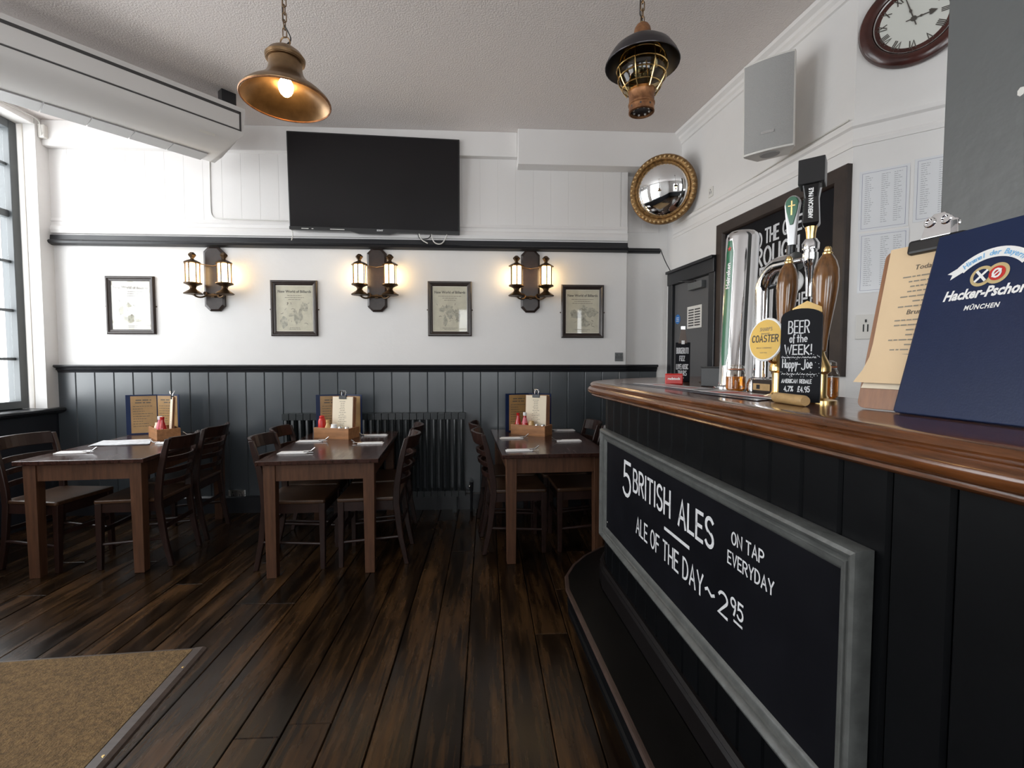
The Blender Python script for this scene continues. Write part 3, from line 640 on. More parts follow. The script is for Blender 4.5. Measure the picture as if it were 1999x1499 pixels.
# blackboard sign on the bar front
def barmtx(s, z, off=0.0): p = B0 + BV * s - BN * off; return fr((p.x, p.y, z), -BV)
SGN = thing('chalkboard_sign', 'long framed chalkboard advertising ales on the bar front', 'sign', mtx=barmtx(0.0, 0.43, 0.0))
sw, sh, fw = 1.635, 0.575, 0.062
obj('board_panel', MB().b2((0.03, 0.03, 0.001), (sw - 0.03, sh - 0.03, 0.014)), M_CHALKB, SGN)
fp = [(0, 0.002), (0, 0.028), (0.005, 0.037), (0.013, 0.040), (0.021, 0.036), (0.026, 0.026), (0.029, 0.024), (0.033, 0.030), (0.037, 0.030), (0.040, 0.025), (0.050, 0.024), (0.058, 0.018), (fw, 0.014), (fw, 0.002)]
def mitred(w, h, fp, root, m, name):
    C = [(0, 0), (w, 0), (w, h), (0, h)]; D = [(1, 1), (-1, 1), (-1, -1), (1, -1)]
    for i in range(4):
        j = (i + 1) % 4; vs = []; n = len(fp)
        for k in (i, j):
            vs += [(C[k][0] + D[k][0] * a, C[k][1] + D[k][1] * a, z) for a, z in fp]
        fs = [(q, q + 1, n + q + 1, n + q) for q in range(n - 1)] + [(n - 1, 0, n, 2 * n - 1), tuple(range(n)), tuple(range(n, 2 * n))]
        obj(name, MB().add(vs, fs), m, root, smooth=True)
mitred(sw, sh, fp, SGN, M_SIGNF, 'frame_rail')
def sgn(text, s0, s1, z0, h, th, nm='lettering', jit=0.02, **k):
    mb = MB(); strokes(mb, text, h, th, width=(s0 - s1), m=T(-s0, z0 - 0.43, 0.0148), jit=jit, **k); return obj(nm, mb, M_CHALK, SGN)
sgn('5', -0.318, -0.405, 0.745, 0.152, 0.017)
sgn('BRITISH', -0.442, -0.805, 0.79, 0.094, 0.0125)
sgn('ALES', -0.875, -1.10, 0.791, 0.088, 0.0125)
obj('underline', MB().b2((0.76, 0.300, 0.0142), (0.955, 0.312, 0.0148)), M_CHALK, SGN)
sgn('ALE OF THE DAY', -0.482, -1.045, 0.617, 0.069, 0.0088)
sgn('~', -1.062, -1.112, 0.615, 0.074, 0.009)
sgn('2', -1.138, -1.182, 0.621, 0.066, 0.009)
sgn('95', -1.200, -1.256, 0.652, 0.045, 0.007)
obj('underline', MB().b2((1.214, 0.202, 0.0142), (1.255, 0.2085, 0.0148)), M_CHALK, SGN)
sgn('ON TAP', -1.197, -1.336, 0.848, 0.033, 0.0052)
sgn('EVERYDAY', -1.180, -1.376, 0.787, 0.034, 0.0052)
for xx, zz in ((0.075, 0.09),): obj('screw', MB().lathe([(0, 0.003), (0.005, 0.002), (0.006, 0)], 10, T(xx, zz, 0.014)), M_STEEL, SGN, smooth=True)

# ================================================================== TABLES AND CHAIRS
def make_table(lab, loc, rz, grp):
    t = thing('dining_table', lab, 'table', loc, rz, grp); w, l = 0.735, 1.18
    obj('table_top', MB().b2((0, 0, 0.722), (w, l, 0.75)), M_TABLE, t, bev=0.004)
    lg = 0.072; ins = 0.032
    for xx in (ins, w - ins - lg):
        for yy in (ins, l - ins - lg):
            vs = []
            for z, k in ((0, 0.006), (0.722, 0)):
                vs += [(xx + k, yy + k, z), (xx + lg - k, yy + k, z), (xx + lg - k, yy + lg - k, z), (xx + k, yy + lg - k, z)]
            obj('leg', MB().add(vs, [(3, 2, 1, 0), (4, 5, 6, 7), (0, 1, 5, 4), (1, 2, 6, 5), (2, 3, 7, 6), (3, 0, 4, 7)]), M_LEG, t, bev=0.003)
    a = ins + 0.012; b = ins + lg
    obj('apron', MB().b2((b, a, 0.615), (w - b, a + 0.022, 0.722)), M_LEG, t); obj('apron', MB().b2((b, l - a - 0.022, 0.615), (w - b, l - a, 0.722)), M_LEG, t)
    obj('apron', MB().b2((a, b, 0.615), (a + 0.022, l - b, 0.722)), M_LEG, t); obj('apron', MB().b2((w - a - 0.022, b, 0.615), (w - a, l - b, 0.722)), M_LEG, t)
    return t
TR = math.radians(4.5)
T1 = make_table('dark wooden table beside the window, with the newspaper on it', (-2.90, 2.985, 0), TR, 'three dining tables')
T2 = make_table('wooden dining table in the middle, in front of the radiator', (-1.415, 2.905, 0), TR, 'three dining tables')
T3 = make_table('wooden dining table nearest the bar', (0.10, 3.03, 0), math.radians(3), 'three dining tables')

def curve_slab(mb, w, z0, z1, y0, bow, t, n=8, lean=0.0):
    """slat bowed backwards (towards -y); lean: y shift per metre of height"""
    vs = []
    for i in range(n + 1):
        u = -1 + 2 * i / n; xx = u * w / 2; yy = y0 - bow * (1 - u * u)
        for z in (z0, z1):
            vs += [(xx, yy + lean * (z - z0), z), (xx, yy - t + lean * (z - z0), z)]
    fs = []
    for i in range(n):
        a, b = 4 * i, 4 * i + 4; fs += [(a, b, b + 2, a + 2), (a + 1, a + 3, b + 3, b + 1), (a, a + 1, b + 1, b), (a + 2, b + 2, b + 3, a + 3)]
    fs += [(0, 2, 3, 1), (4 * n, 4 * n + 1, 4 * n + 3, 4 * n + 2)]
    return mb.add(vs, fs)
def make_chair():
    c = thing('dining_chair', 'x', 'chair', group='dark ladder back dining chairs')
    n = 10; vs = []
    outline = [(-0.203, 0.19), (-0.19, 0.201), (0.19, 0.201), (0.203, 0.19), (0.185, -0.19), (0.17, -0.2), (-0.17, -0.2), (-0.185, -0.19)]
    obj('seat', MB().prism(outline, 0.437, 0.463), M_SEAT, c, bev=0.008, seg=3)
    for s in (-1, 1):
        vs = [(s * 0.170, 0.165, 0), (s * 0.198, 0.165, 0), (s * 0.198, 0.193, 0), (s * 0.170, 0.193, 0), (s * 0.152, 0.158, 0.437), (s * 0.192, 0.158, 0.437), (s * 0.192, 0.198, 0.437), (s * 0.152, 0.198, 0.437)]
        obj('leg', MB().add(vs, [(3, 2, 1, 0), (4, 5, 6, 7), (0, 1, 5, 4), (1, 2, 6, 5), (2, 3, 7, 6), (3, 0, 4, 7)]), M_CHAIR, c, bev=0.003)
        # rear leg sweeping up into the back post
        path = [(-0.245, 0), (-0.205, 0.20), (-0.180, 0.42), (-0.183, 0.52), (-0.205, 0.66), (-0.232, 0.775), (-0.252, 0.853)]; vs = []; fs = []
        for i, (yy, z) in enumerate(path):
            w = 0.013; dd = [0.015, 0.019, 0.022, 0.022, 0.020, 0.018, 0.014][i]; sx = s * (0.172 + 0.012 * (z / 0.87))
            vs += [(sx - w, yy - dd, z), (sx + w, yy - dd, z), (sx + w, yy + dd, z), (sx - w, yy + dd, z)]
        for i in range(len(path) - 1):
            a, b = 4 * i, 4 * i + 4
            for k in range(4): fs.append((a + k, a + (k + 1) % 4, b + (k + 1) % 4, b + k))
        fs += [(3, 2, 1, 0), tuple(4 * (len(path) - 1) + k for k in range(4))]
        obj('back_post', MB().add(vs, fs), M_CHAIR, c, smooth=True, bev=0.004)
        obj('side_rail', MB().b2((s * 0.172 - 0.010, -0.17, 0.375), (s * 0.172 + 0.010, 0.165, 0.437)), M_CHAIR, c)
        obj('stretcher', MB().tube([(s * 0.178, -0.195, 0.19), (s * 0.178, 0.175, 0.165)], 0.010, 8), M_CHAIR, c, smooth=True)
    obj('front_rail', MB().b2((-0.16, 0.168, 0.372), (0.16, 0.19, 0.437)), M_CHAIR, c)
    obj('back_rail', MB().b2((-0.165, -0.19, 0.38), (0.165, -0.17, 0.437)), M_CHAIR, c)
    obj('stretcher', MB().b2((-0.17, 0.172, 0.235), (0.17, 0.188, 0.262)), M_CHAIR, c)
    obj('stretcher', MB().b2((-0.172, -0.212, 0.25), (0.172, -0.198, 0.275)), M_CHAIR, c)
    obj('top_rail', curve_slab(MB(), 0.345, 0.778, 0.862, -0.228, 0.062, 0.022, lean=-0.25), M_CHAIR, c, bev=0.004)
    for z, y0 in ((0.535, -0.178), (0.614, -0.190), (0.692, -0.204)):
        obj('slat', curve_slab(MB(), 0.335, z, z + 0.036, y0, 0.058, 0.015, lean=-0.2), M_CHAIR, c, bev=0.003)
    return c
chair0 = make_chair(); first = True
def chair(x, y, face, lab):
    """face: +1 looks to +x, -1 looks to -x (degrees added as turn)"""
    global first
    o = chair0 if first else copy_tree(chair0); first = False
    o.location = (x, y, 0); o.rotation_euler = (0, 0, math.radians(face)); o['label'] = lab
    return o
chair(-2.915, 3.32, -90 - 8, 'ladder back chair at the far left with its lit wooden seat under the window table')
chair(-2.36, 3.335, 90 + 4, 'ladder back chair at the near right side of the window table')
chair(-2.40, 3.80, 90 + 4, 'ladder back chair at the far right side of the window table')
chair(-1.264, 3.25, -90 + 3, 'ladder back chair at the near left side of the middle table')
chair(-1.315, 3.67, -90 + 5, 'ladder back chair at the far left side of the middle table, by the radiator')
chair(-0.793, 3.285, 90 + 3, 'ladder back chair at the near right side of the middle table')
chair(-0.83, 3.73, 90 + 4, 'ladder back chair at the far right side of the middle table, by the radiator')
chair(0.215, 3.43, -90 + 4, 'ladder back chair at the near left side of the table nearest the bar')
chair(0.18, 3.87, -90 + 4, 'ladder back chair at the far left side of the table nearest the bar')
chair(0.69, 3.455, 90 + 3, 'ladder back chair half hidden by the bar end, near right side of the bar-side table')
chair(0.64, 3.868, 90 + 3, 'ladder back chair at the far right side of the table nearest the bar')

# ================================================================== THINGS ON THE BACK WALL
# television, tilted forward
tvw, tvh = 1.455, 0.812
y_t, y_b = 4.125, 4.165; zt_, zb_ = 3.300, 2.500
m = fr((-1.688, y_b, zb_), (1, 0.045, -0.004), (0, y_t - y_b, zt_ - zb_))
tv = thing('television', 'large black flat television hung above the picture rail', 'television', mtx=m)
obj('casing', MB().b2((0, 0, -0.045), (tvw, tvh, 0.0)), M_TVB, tv, bev=0.006)
obj('screen', MB().b2((0.012, 0.028, 0.0), (tvw - 0.012, tvh - 0.012, 0.0015)), M_TV, tv)
obj('lower_bezel', MB().b2((0, 0, 0), (tvw, 0.026, 0.004)).prism([(0.50, 0.0), (0.58, -0.018), (0.84, -0.018), (0.92, 0.0)], -0.02, 0.006), M_TVB, tv)
lg = MB(); lg.add(*ftext('SONY', 0.020, 0, 0.0008), T(0.735, 0.006, 0.0065)); obj('lettering', lg, M_STEEL, tv)
mk = MB()
for a, b in ((0.10, 0.16), (0.185, 0.20), (0.34, 0.46)): mk.b2((a, 0.008, 0.004), (b, 0.014, 0.0046))
obj('bezel_sticker', mk, M_PLASTW, tv)
obj('wall_bracket', MB().b2((0.5, 0.25, -0.075), (0.95, 0.6, -0.045)), M_BLACK, tv)
def cable(name, lab, pts, r, m, cat='cable'):
    c = MB(); P = [Vector(p) for p in smooth_path3(pts)]; c.tube(P, r, 6); return tag(obj(name, c, m, smooth=True), lab, cat)
def smooth_path3(P, it=2):
    P = [Vector(p) for p in P]
    for _ in range(it):
        Q = [P[0]]
        for a, b in zip(P, P[1:]): Q += [a.lerp(b, .25), a.lerp(b, .75)]
        P = Q + [P[-1]]
    return P
def wb_(px, py, off=0.06): p = atY(px, py, YB - off); return (p.x, p.y, p.z)
cable('black_cable', 'thin black cable drooping below the right of the television', [wb_(815, 452), wb_(818, 468), wb_(838, 466), wb_(842, 456)], 0.004, M_BCABLE)
cable('white_cable', 'white cable looping below the right end of the television', [wb_(842, 455), wb_(846, 474), wb_(862, 478), wb_(872, 462), wb_(873, 452)], 0.0055, M_CABLE)
cable('grey_cable', 'short grey cable resting on the picture rail', [wb_(818, 455, 0.07), wb_(822, 468, 0.07), wb_(835, 475, 0.07)], 0.005, M_CABLE)
cable('dangling_cord', 'short white cord end hanging at the left corner of the television', [wb_(570, 448), wb_(572, 460), wb_(569, 469, 0.065)], 0.004, M_CABLE)
cable('surface_cable', 'white surface cable dropping from the air conditioner down the wall', [wb_(409, 300, 0.012), wb_(410, 350, 0.012), wb_(411, 400, 0.012), wb_(413, 424, 0.012), wb_(430, 427, 0.03), wb_(562, 431, 0.035)], 0.004, M_CABLE)

# wall lanterns
def make_sconce():
    t = thing('wall_lantern', 'x', 'wall lamp', group='twin lantern wall lights')
    w, h, c = 0.086, 0.282, 0.045
    oc = [(-w, -h + c), (-w + c, -h), (w - c, -h), (w, -h + c), (w, h - c), (w - c, h), (-w + c, h), (-w, h - c)]
    bpm = MB().prism(oc, 0.0, 0.022); oc2 = [(x * 0.80, y * 0.94) for x, y in oc]
    n = 8; vs = [(x, y, 0.022) for x, y in oc] + [(x, y, 0.030) for x, y in oc2]; bpm.add(vs, [(i, (i + 1) % n, n + (i + 1) % n, n + i) for i in range(n)] + [tuple(range(n, 2 * n))])
    obj('back_plate', bpm, M_DARKW, t)
    R_ = RX(-PI / 2)
    for s in (-1, 1):
        b = T(s * 0.132, 0, 0.105) @ R_            # lathe axis along local y (up)
        fin = [(0, 0.212), (0.013, 0.210), (0.030, 0.194), (0.033, 0.186), (0.018, 0.166), (0.013, 0.156), (0.02, 0.148), (0.04, 0.140), (0.068, 0.124), (0.072, 0.117), (0.060, 0.113), (0, 0.113)]
        obj('lantern_roof', MB().lathe(fin, 6, b), M_DBRONZE, t)
        obj('lantern_glass', MB().lathe([(0.047, 0.113), (0.047, -0.048)], 18, b), M_LAMPW, t, smooth=True)
        for k in range(6):
            a = PI / 6 + k * PI / 3; cx, cz = 0.0515 * math.cos(a), 0.0515 * math.sin(a)
            obj('lantern_bar', MB().tube([tuple(b @ Vector((cx, cz, 0.115))), tuple(b @ Vector((cx, cz, -0.05)))], 0.0056, 6), M_DBRONZE, t)
        base = [(0, -0.048), (0.068, -0.048), (0.070, -0.058), (0.050, -0.066), (0.028, -0.078), (0.022, -0.095), (0.030, -0.108), (0.055, -0.125), (0.075, -0.140), (0.070, -0.146), (0.02, -0.150), (0, -0.158)]
        obj('lantern_base', MB().lathe(base, 14, b), M_DBRONZE, t, smooth=True)
        arm = [(s * 0.128, -0.150, 0.105), (s * 0.105, -0.168, 0.098), (s * 0.075, -0.170, 0.085), (s * 0.052, -0.155, 0.065), (s * 0.05, -0.132, 0.05), (s * 0.066, -0.118, 0.045), (s * 0.078, -0.128, 0.045), (s * 0.07, -0.14, 0.045)]
        obj('scroll_arm', MB().tube(smooth_path3(arm, 1), 0.0075, 7), M_DBRONZE, t, smooth=True)
        obj('top_rod', MB().tube([(s * 0.132, 0.128, 0.105), (s * 0.07, 0.118, 0.06), (0, 0.112, 0.032)], 0.0038, 6), M_BRONZE, t)
    obj('arm_boss', MB().tube([(-0.055, -0.148, 0.05), (0.055, -0.148, 0.05)], 0.012, 8).b2((-0.014, -0.165, 0.02), (0.014, -0.13, 0.055)), M_DBRONZE, t)
    return t
sc0 = make_sconce()
for i, (xx, zz, lab) in enumerate(((-2.39, 2.09, 'twin lantern wall light nearest the window, lit'), (-0.977, 2.093, 'lit twin lantern wall light directly under the television'), (0.403, 2.095, 'lit twin lantern wall light at the right, beside the last picture'))):
    o = sc0 if i == 0 else copy_tree(sc0)
    o.matrix_world = fr((xx, YB, zz), (1, 0, 0)); o['label'] = lab

# four framed magazine covers
def frame_pic(k, x0, z0, w, h, lab):
    t = thing('picture_frame', lab, 'picture', mtx=fr((x0, YB, z0), (1, 0, 0)), group='framed billiards magazine covers')
    fw = 0.042; fp = [(0, 0.0), (0, 0.016), (0.008, 0.024), (0.018, 0.024), (0.024, 0.017), (0.034, 0.015), (fw, 0.009), (fw, 0.0)]
    mitred(w, h, fp, t, M_DARKW, 'frame_rail')
    obj('mount', MB().b2((fw - 0.004, fw - 0.004, 0.001), (w - fw + 0.004, h - fw + 0.004, 0.004)), M_MOUNT, t)
    a = fw + 0.008; pw, ph = w - 2 * a, h - 2 * a
    p = obj('magazine_cover', MB().b2((a, a, 0.004), (w - a, h - a, 0.0048)), M_PRINTGLARE if k == 0 else M_PRINT, t)  # first cover: window glare painted in as paler paper and a greyer title
    ink = MB(); vs, fs = ftext('New World of Billiards', 0.032, 0, 0.0006, width=pw * 0.94); ink.add(vs, fs, T(a + pw * 0.03, h - a - 0.058, 0.0054)); obj('cover_title', ink, M_GREYINK if k == 0 else M_INK, p)
    r = random.Random(20 + k); ln = MB(); lines(ln, a + 0.04, w - a - 0.04, h - a - 0.085, 3, 0.018, 0.0045, r, z=0.0053, centre=True); lines(ln, a + 0.06, w - a - 0.06, a + 0.022, 2, 0.012, 0.004, r, z=0.0053, centre=True)
    obj('small_print', ln, M_GREYINK, p)
    sk = MB()
    for q in range(5 + 2 * k):                       # loose shapes of the engraved scene
        cx = r.uniform(a + 0.05, w - a - 0.05); cy = r.uniform(a + 0.06, a + ph * 0.55); rx = r.uniform(0.012, 0.045); ry = r.uniform(0.012, 0.05); n = 11
        sk.add([(cx + rx * (1 + r.uniform(-.4, .4)) * math.cos(2 * PI * i / n), cy + ry * (1 + r.uniform(-.4, .4)) * math.sin(2 * PI * i / n), 0.0052 + q * 2e-5) for i in range(n)], [tuple(range(n))])
    obj('engraving', sk, M_SKETCH, p)
    st = MB()
    for q in range(16):
        cx = r.uniform(a + 0.03, w - a - 0.03); cy = r.uniform(a + 0.05, a + ph * 0.62); an = r.uniform(0, PI); l = r.uniform(0.008, 0.03)
        st.ribbon([(cx, cy), (cx + l * math.cos(an) * 0.5, cy + l * math.sin(an) * 0.6), (cx + l * math.cos(an + .3), cy + l * math.sin(an + .3))], r.uniform(0.002, 0.006), 0.0056)
    obj('engraved_lines', st, M_GREYINK, p)
    obj('glass', MB().b2((fw - 0.002, fw - 0.002, 0.0075), (w - fw + 0.002, h - fw + 0.002, 0.0085)), M_PICG, t)
    for s in (-0.006, w + 0.006): obj('hanging_screw', MB().lathe([(0, 0.01), (0.005, 0.008), (0.006, 0)], 8, T(s, h * 0.48, 0)), M_DBRONZE, t)
frame_pic(0, -3.316, 1.604, 0.410, 0.505, 'black framed magazine cover nearest the window, pale with glare')
frame_pic(1, -1.915, 1.592, 0.408, 0.494, 'black framed magazine cover second from the window, under the left of the television')
frame_pic(2, -0.528, 1.596, 0.395, 0.494, 'black framed magazine cover third from the window, between two lanterns')
frame_pic(3, 0.690, 1.584, 0.396, 0.486, 'black framed magazine cover at the right end, nearest the mirror')

# sockets and boxes
def socket(name, lab, m, w, h, mt, slots=2):
    t = thing(name, lab, 'socket', mtx=m); obj('face_plate', MB().b2((0, 0, 0), (w, h, 0.009)), mt, t, bev=0.002)
    for k in range(slots):
        cx = w * (k + 0.5) / slots; obj('switch' if k % 2 else 'pin_holes', MB().b2((cx - 0.012, h * 0.3, 0.009), (cx - 0.006, h * 0.6, 0.0095)).b2((cx + 0.006, h * 0.3, 0.009), (cx + 0.012, h * 0.6, 0.0095)).b2((cx - 0.004, h * 0.68, 0.009), (cx + 0.004, h * 0.8, 0.0105)), M_TVB, t)
p = atY(447, 975, YB - 0.014); socket('wall_socket', 'steel double wall socket low on the grey boarding', fr((p.x, YB - 0.0135, p.z), (1, 0, 0)), 0.148, 0.088, M_STEEL)
p = atY(1200, 705, YB); socket('switch_plate', 'grey twin switch plate above the dado rail at the right', fr((p.x, YB, p.z), (1, 0, 0)), 0.075, 0.08, M_PILLAR)
p = hit(88, 275, (1, 0, 0), (XL, 0, 0))
jb = thing('junction_box', 'small cream sensor box high in the left corner', 'box', mtx=fr((XL, 4.195, 3.235), (0, 1, 0)))
obj('housing', MB().b2((0, 0, 0), (0.09, 0.11, 0.055)), M_PLASTW, jb, bev=0.008)
cable('sensor_cable', 'thin cable curling round the sensor box in the left corner', [(XL + 0.03, 4.20, 3.25), (XL + 0.05, 4.17, 3.30), (XL + 0.03, 4.18, 3.38), (XL + 0.012, 4.0, 3.365), (XL + 0.012, 3.4, 3.37)], 0.004, M_CABLE)

# column radiator under the television side
rx0, rx1 = -1.79, -0.19; rd = thing('column_radiator', 'dark column radiator against the grey boarding', 'radiator', (rx0, YB - 0.125, 0)); n = 26; step = (rx1 - rx0) / n
rs = MB()
for dy in (0.0, 0.075):
    rs.tube([(0, dy, 0.20), (0, dy, 0.84), (0, dy * 0.6 + 0.015, 0.875)], 0.0135, 8)
rs.b2((-0.028, -0.014, 0.15), (0.028, 0.09, 0.205)).b2((-0.028, -0.014, 0.85), (0.028, 0.09, 0.905)).b2((-0.018, 0.02, 0.2), (0.018, 0.055, 0.86))
rsm = mesh('section', rs, True)
for i in range(n): obj('section', rsm, M_RAD, rd, loc=(step * (i + 0.5), 0, 0))
obj('header_pipe', MB().tube([(0.02, 0.04, 0.88), (rx1 - rx0 - 0.02, 0.04, 0.88)], 0.022, 8).tube([(0.02, 0.04, 0.178), (rx1 - rx0 - 0.02, 0.04, 0.178)], 0.022, 8), M_RAD, rd)
for xx in (0.1, rx1 - rx0 - 0.1): obj('foot', MB().b2((xx - 0.02, 0.0, 0), (xx + 0.02, 0.08, 0.16)), M_RAD, rd)
vl = obj('valve', MB().tube([(rx1 - rx0, 0.04, 0.19), (rx1 - rx0 + 0.05, 0.04, 0.19), (rx1 - rx0 + 0.05, 0.04, 0.0)], 0.011, 8).tube([(rx1 - rx0 + 0.05, 0.04, 0.19), (rx1 - rx0 + 0.05, 0.04, 0.27)], 0.017, 10), M_BLACK, rd)
obj('valve_knob', MB().sphere((rx1 - rx0 + 0.035, 0.02, 0.235), 0.014), M_CHROME, vl, smooth=True)

# air conditioner hung diagonally below the ceiling
AT = Vector((math.sin(math.radians(41.6)), math.cos(math.radians(41.6)), 0)); AN = AT.cross(Vector((0, 0, 1)))
A0 = AT * -0.40 + AN * -3.865
m = fr((A0.x, A0.y, 3.285), AT)                    # x along the unit, y up, z = out of its front
ac = thing('air_conditioner', 'long white air conditioner hung diagonally below the ceiling', 'air conditioner', mtx=m)
# profile in (z out, y up): front face, belly, underside, back
pf = [(-0.62, 0.0), (0.0, 0.0), (0.002, -0.03), (0.0, -0.20), (-0.02, -0.245), (-0.06, -0.29), (-0.11, -0.325), (-0.165, -0.348), (-0.32, -0.352), (-0.50, -0.28), (-0.62, -0.14)]
LA = 1.99
def acring(xx, k): return [(xx, y - (0 if k == 0 else 0), z) for z, y in pf]
vs = []; n = len(pf); xs = [0.0, LA - 0.20, LA - 0.12, LA - 0.06, LA - 0.02, LA]
cut = [0, 0, 0.10, 0.28, 0.55, 0.85]
for xx, k in zip(xs, cut):
    for z, y in pf:
        f_ = 0.16 * k if y < -0.18 else 0.0           # the belly is rounded off towards the end
        vs.append((xx - (f_ * min(1, (-y - 0.18) / 0.17)), y, z))
fs = [tuple(range(n)), tuple((len(xs) - 1) * n + i for i in range(n))]
for a in range(len(xs) - 1):
    for i in range(n): fs.append((a * n + i, a * n + (i + 1) % n, (a + 1) * n + (i + 1) % n, (a + 1) * n + i))
obj('casing', MB().add(vs, fs), M_ACW, ac, smooth=True)
obj('outlet_slot', MB().b2((0.0, -0.055, 0.001), (LA - 0.03, -0.035, 0.0045)).b2((0.0, -0.178, 0.001), (LA - 0.03, -0.170, 0.0045)).b2((LA - 0.042, -0.178, 0.001), (LA - 0.03, -0.035, 0.0045)), M_ACD, ac)
obj('louvre_flap', MB().b2((0.0, -0.168, 0.002), (LA - 0.045, -0.058, 0.0055)), M_ACW, ac, bev=0.002)
k = 0
for a in range(8):
    x0_ = LA - 0.20 - (a + 1) * 0.222
    if x0_ > -0.02: obj('intake_grille', MB().b2((max(0, x0_) + 0.008, -0.3575, -0.33), (x0_ + 0.222, -0.3505, -0.172)), M_ACG, ac)
obj('badge', MB().b2((0, 0, 0), (0.10, 0.022, 0.001), fr((LA - 0.30, -0.268, -0.035), (1, 0, 0), (0, 0.74, 0.67))), M_PLASTW, ac)
obj('hanging_bracket', MB().b2((LA - 0.14, 0.0, -0.12), (LA - 0.04, 0.112, -0.05)), M_BLACK, ac); obj('hanging_bracket', MB().b2((0.15, 0.0, -0.12), (0.25, 0.112, -0.05)), M_BLACK, ac)

# ================================================================== PENDANT LAMPS
def link_mesh(L=0.026, wd=0.016, r=0.0022):
    pts = E(0, L / 2 - wd / 2 + wd / 2, wd / 2, wd / 2, 0, 180, 6) + E(0, -L / 2, wd / 2, wd / 2, 180, 360, 6)
    return mesh('chain_link', MB().tube([(x, 0, y) for x, y in pts], r, 5, closed=True), True)
LK = link_mesh()
def chain(root, z0, z1, m):
    z = z0; i = 0
    while z < z1:
        o = obj('chain_link', LK, m, root, loc=(0, 0, z)); o.rotation_euler = (0, 0, PI / 2 * (i % 2)); z += 0.0315; i += 1
l1 = thing('pendant_lamp', 'lit bronze bell shaped pendant lamp on a chain', 'lamp', (-0.853, 2.1, 2.472))
pf1 = [(0.179, 0.0), (0.181, 0.006), (0.172, 0.020), (0.150, 0.040), (0.122, 0.060), (0.097, 0.080), (0.080, 0.100), (0.070, 0.120), (0.066, 0.140), (0.066, 0.165), (0.078, 0.168), (0.080, 0.180), (0.074, 0.188), (0.066, 0.200), (0.045, 0.216), (0.018, 0.226), (0.0, 0.228)]
pin = [(max(r - 0.003, 0), z - 0.003) for r, z in reversed(pf1[:14])]
obj('shade', MB().lathe(pf1 + [(0.0, 0.19)] + [(0.06, 0.185)] + pin[1:-1] + [(0.174, 0.0)], 40, closed=False), M_BRONZE, l1, smooth=True)
obj('rim_bead', MB().tube([(0.178 * math.cos(2 * PI * i / 40), 0.178 * math.sin(2 * PI * i / 40), 0.002) for i in range(40)], 0.0035, 6, closed=True), M_COPPER, l1, smooth=True)
obj('bulb', MB().sphere((0, 0, 0.060), (0.030, 0.030, 0.040)), M_BULB, l1, smooth=True); obj('bulb_holder', MB().lathe([(0.018, 0.095), (0.02, 0.15), (0, 0.15)], 14), M_BRASS, l1, smooth=True)
obj('hanging_loop', MB().tube([(0.02 * math.cos(a), 0.004, 0.248 + 0.022 * math.sin(a)) for a in [2 * PI * i / 14 for i in range(14)]], 0.003, 6, closed=True).lathe([(0.012, 0.224), (0.010, 0.236), (0, 0.238)], 10), M_BRONZE, l1, smooth=True)
chain(l1, 0.285, ZC - 2.472 - 0.02, M_BRONZE)
obj('cord', MB().tube(smooth_path3([(0.004, 0.0, 0.235), (0.026, 0.01, 0.262), (0.012, -0.01, 0.295), (-0.006, 0, 0.32), (-0.01, 0.004, 0.40), (-0.002, 0.004, 0.6), (0, 0.004, ZC - 2.472)]), 0.0028, 6), M_BCABLE, l1, smooth=True)
obj('ceiling_rose', MB().lathe([(0.05, ZC - 2.472), (0.048, ZC - 2.492), (0.0, ZC - 2.502)], 20), M_BRONZE, l1, smooth=True)

l2 = thing('ship_lantern', 'unlit nautical pendant lantern with caged glass globe and dark dome', 'lamp', (0.694, 2.1, 2.468))
obj('dome', MB().lathe([(0.161, 0.205), (0.162, 0.208), (0.150, 0.235), (0.128, 0.268), (0.098, 0.292), (0.06, 0.308), (0.030, 0.313), (0.0, 0.315), (0.0, 0.310), (0.058, 0.302), (0.096, 0.286), (0.125, 0.263), (0.146, 0.233), (0.158, 0.205), (0.161, 0.205)], 36), M_DOME, l2, smooth=True)
obj('cap', MB().lathe([(0.046, 0.306), (0.042, 0.330), (0.034, 0.365), (0.026, 0.378), (0.0, 0.382)], 20), M_COPPER, l2, smooth=True)
def gr(z):                                           # globe radius by height
    u = (z - 0.085) / (0.285 - 0.085); return 0.058 + 0.047 * math.sin(PI * min(1, max(0, u * 0.95 + 0.02)))
obj('globe', MB().lathe([(gr(0.085 + 0.2 * i / 14), 0.085 + 0.2 * i / 14) for i in range(15)], 28), M_GLOBE, l2, smooth=True)
obj('inner_bulb', MB().sphere((0, 0, 0.20), (0.028, 0.028, 0.045)), M_JARG, l2, smooth=True)
cg = MB()
for k in range(8):
    a = 2 * PI * k / 8 + 0.2; cg.tube([((gr(z) + 0.005) * math.cos(a), (gr(z) + 0.005) * math.sin(a), z) for z in [0.085 + 0.19 * i / 9 for i in range(10)]], 0.0026, 5)
for z in (0.11, 0.15, 0.19, 0.235, 0.265):
    cg.tube([((gr(z) + 0.005) * math.cos(2 * PI * i / 28), (gr(z) + 0.005) * math.sin(2 * PI * i / 28), z) for i in range(28)], 0.0026, 5, closed=True)
obj('wire_cage', cg, M_BRASS, l2, smooth=True)
obj('collar', MB().lathe([(0.050, 0.0), (0.056, 0.002), (0.054, 0.030), (0.058, 0.034), (0.058, 0.040), (0.054, 0.046), (0.056, 0.080), (0.060, 0.095), (0.052, 0.095), (0.048, 0.045), (0.047, 0.0)], 28), M_COPPER, l2, smooth=True)
obj('base_plate', MB().lathe([(0.0, 0.012), (0.047, 0.010)], 24), M_DOME, l2)
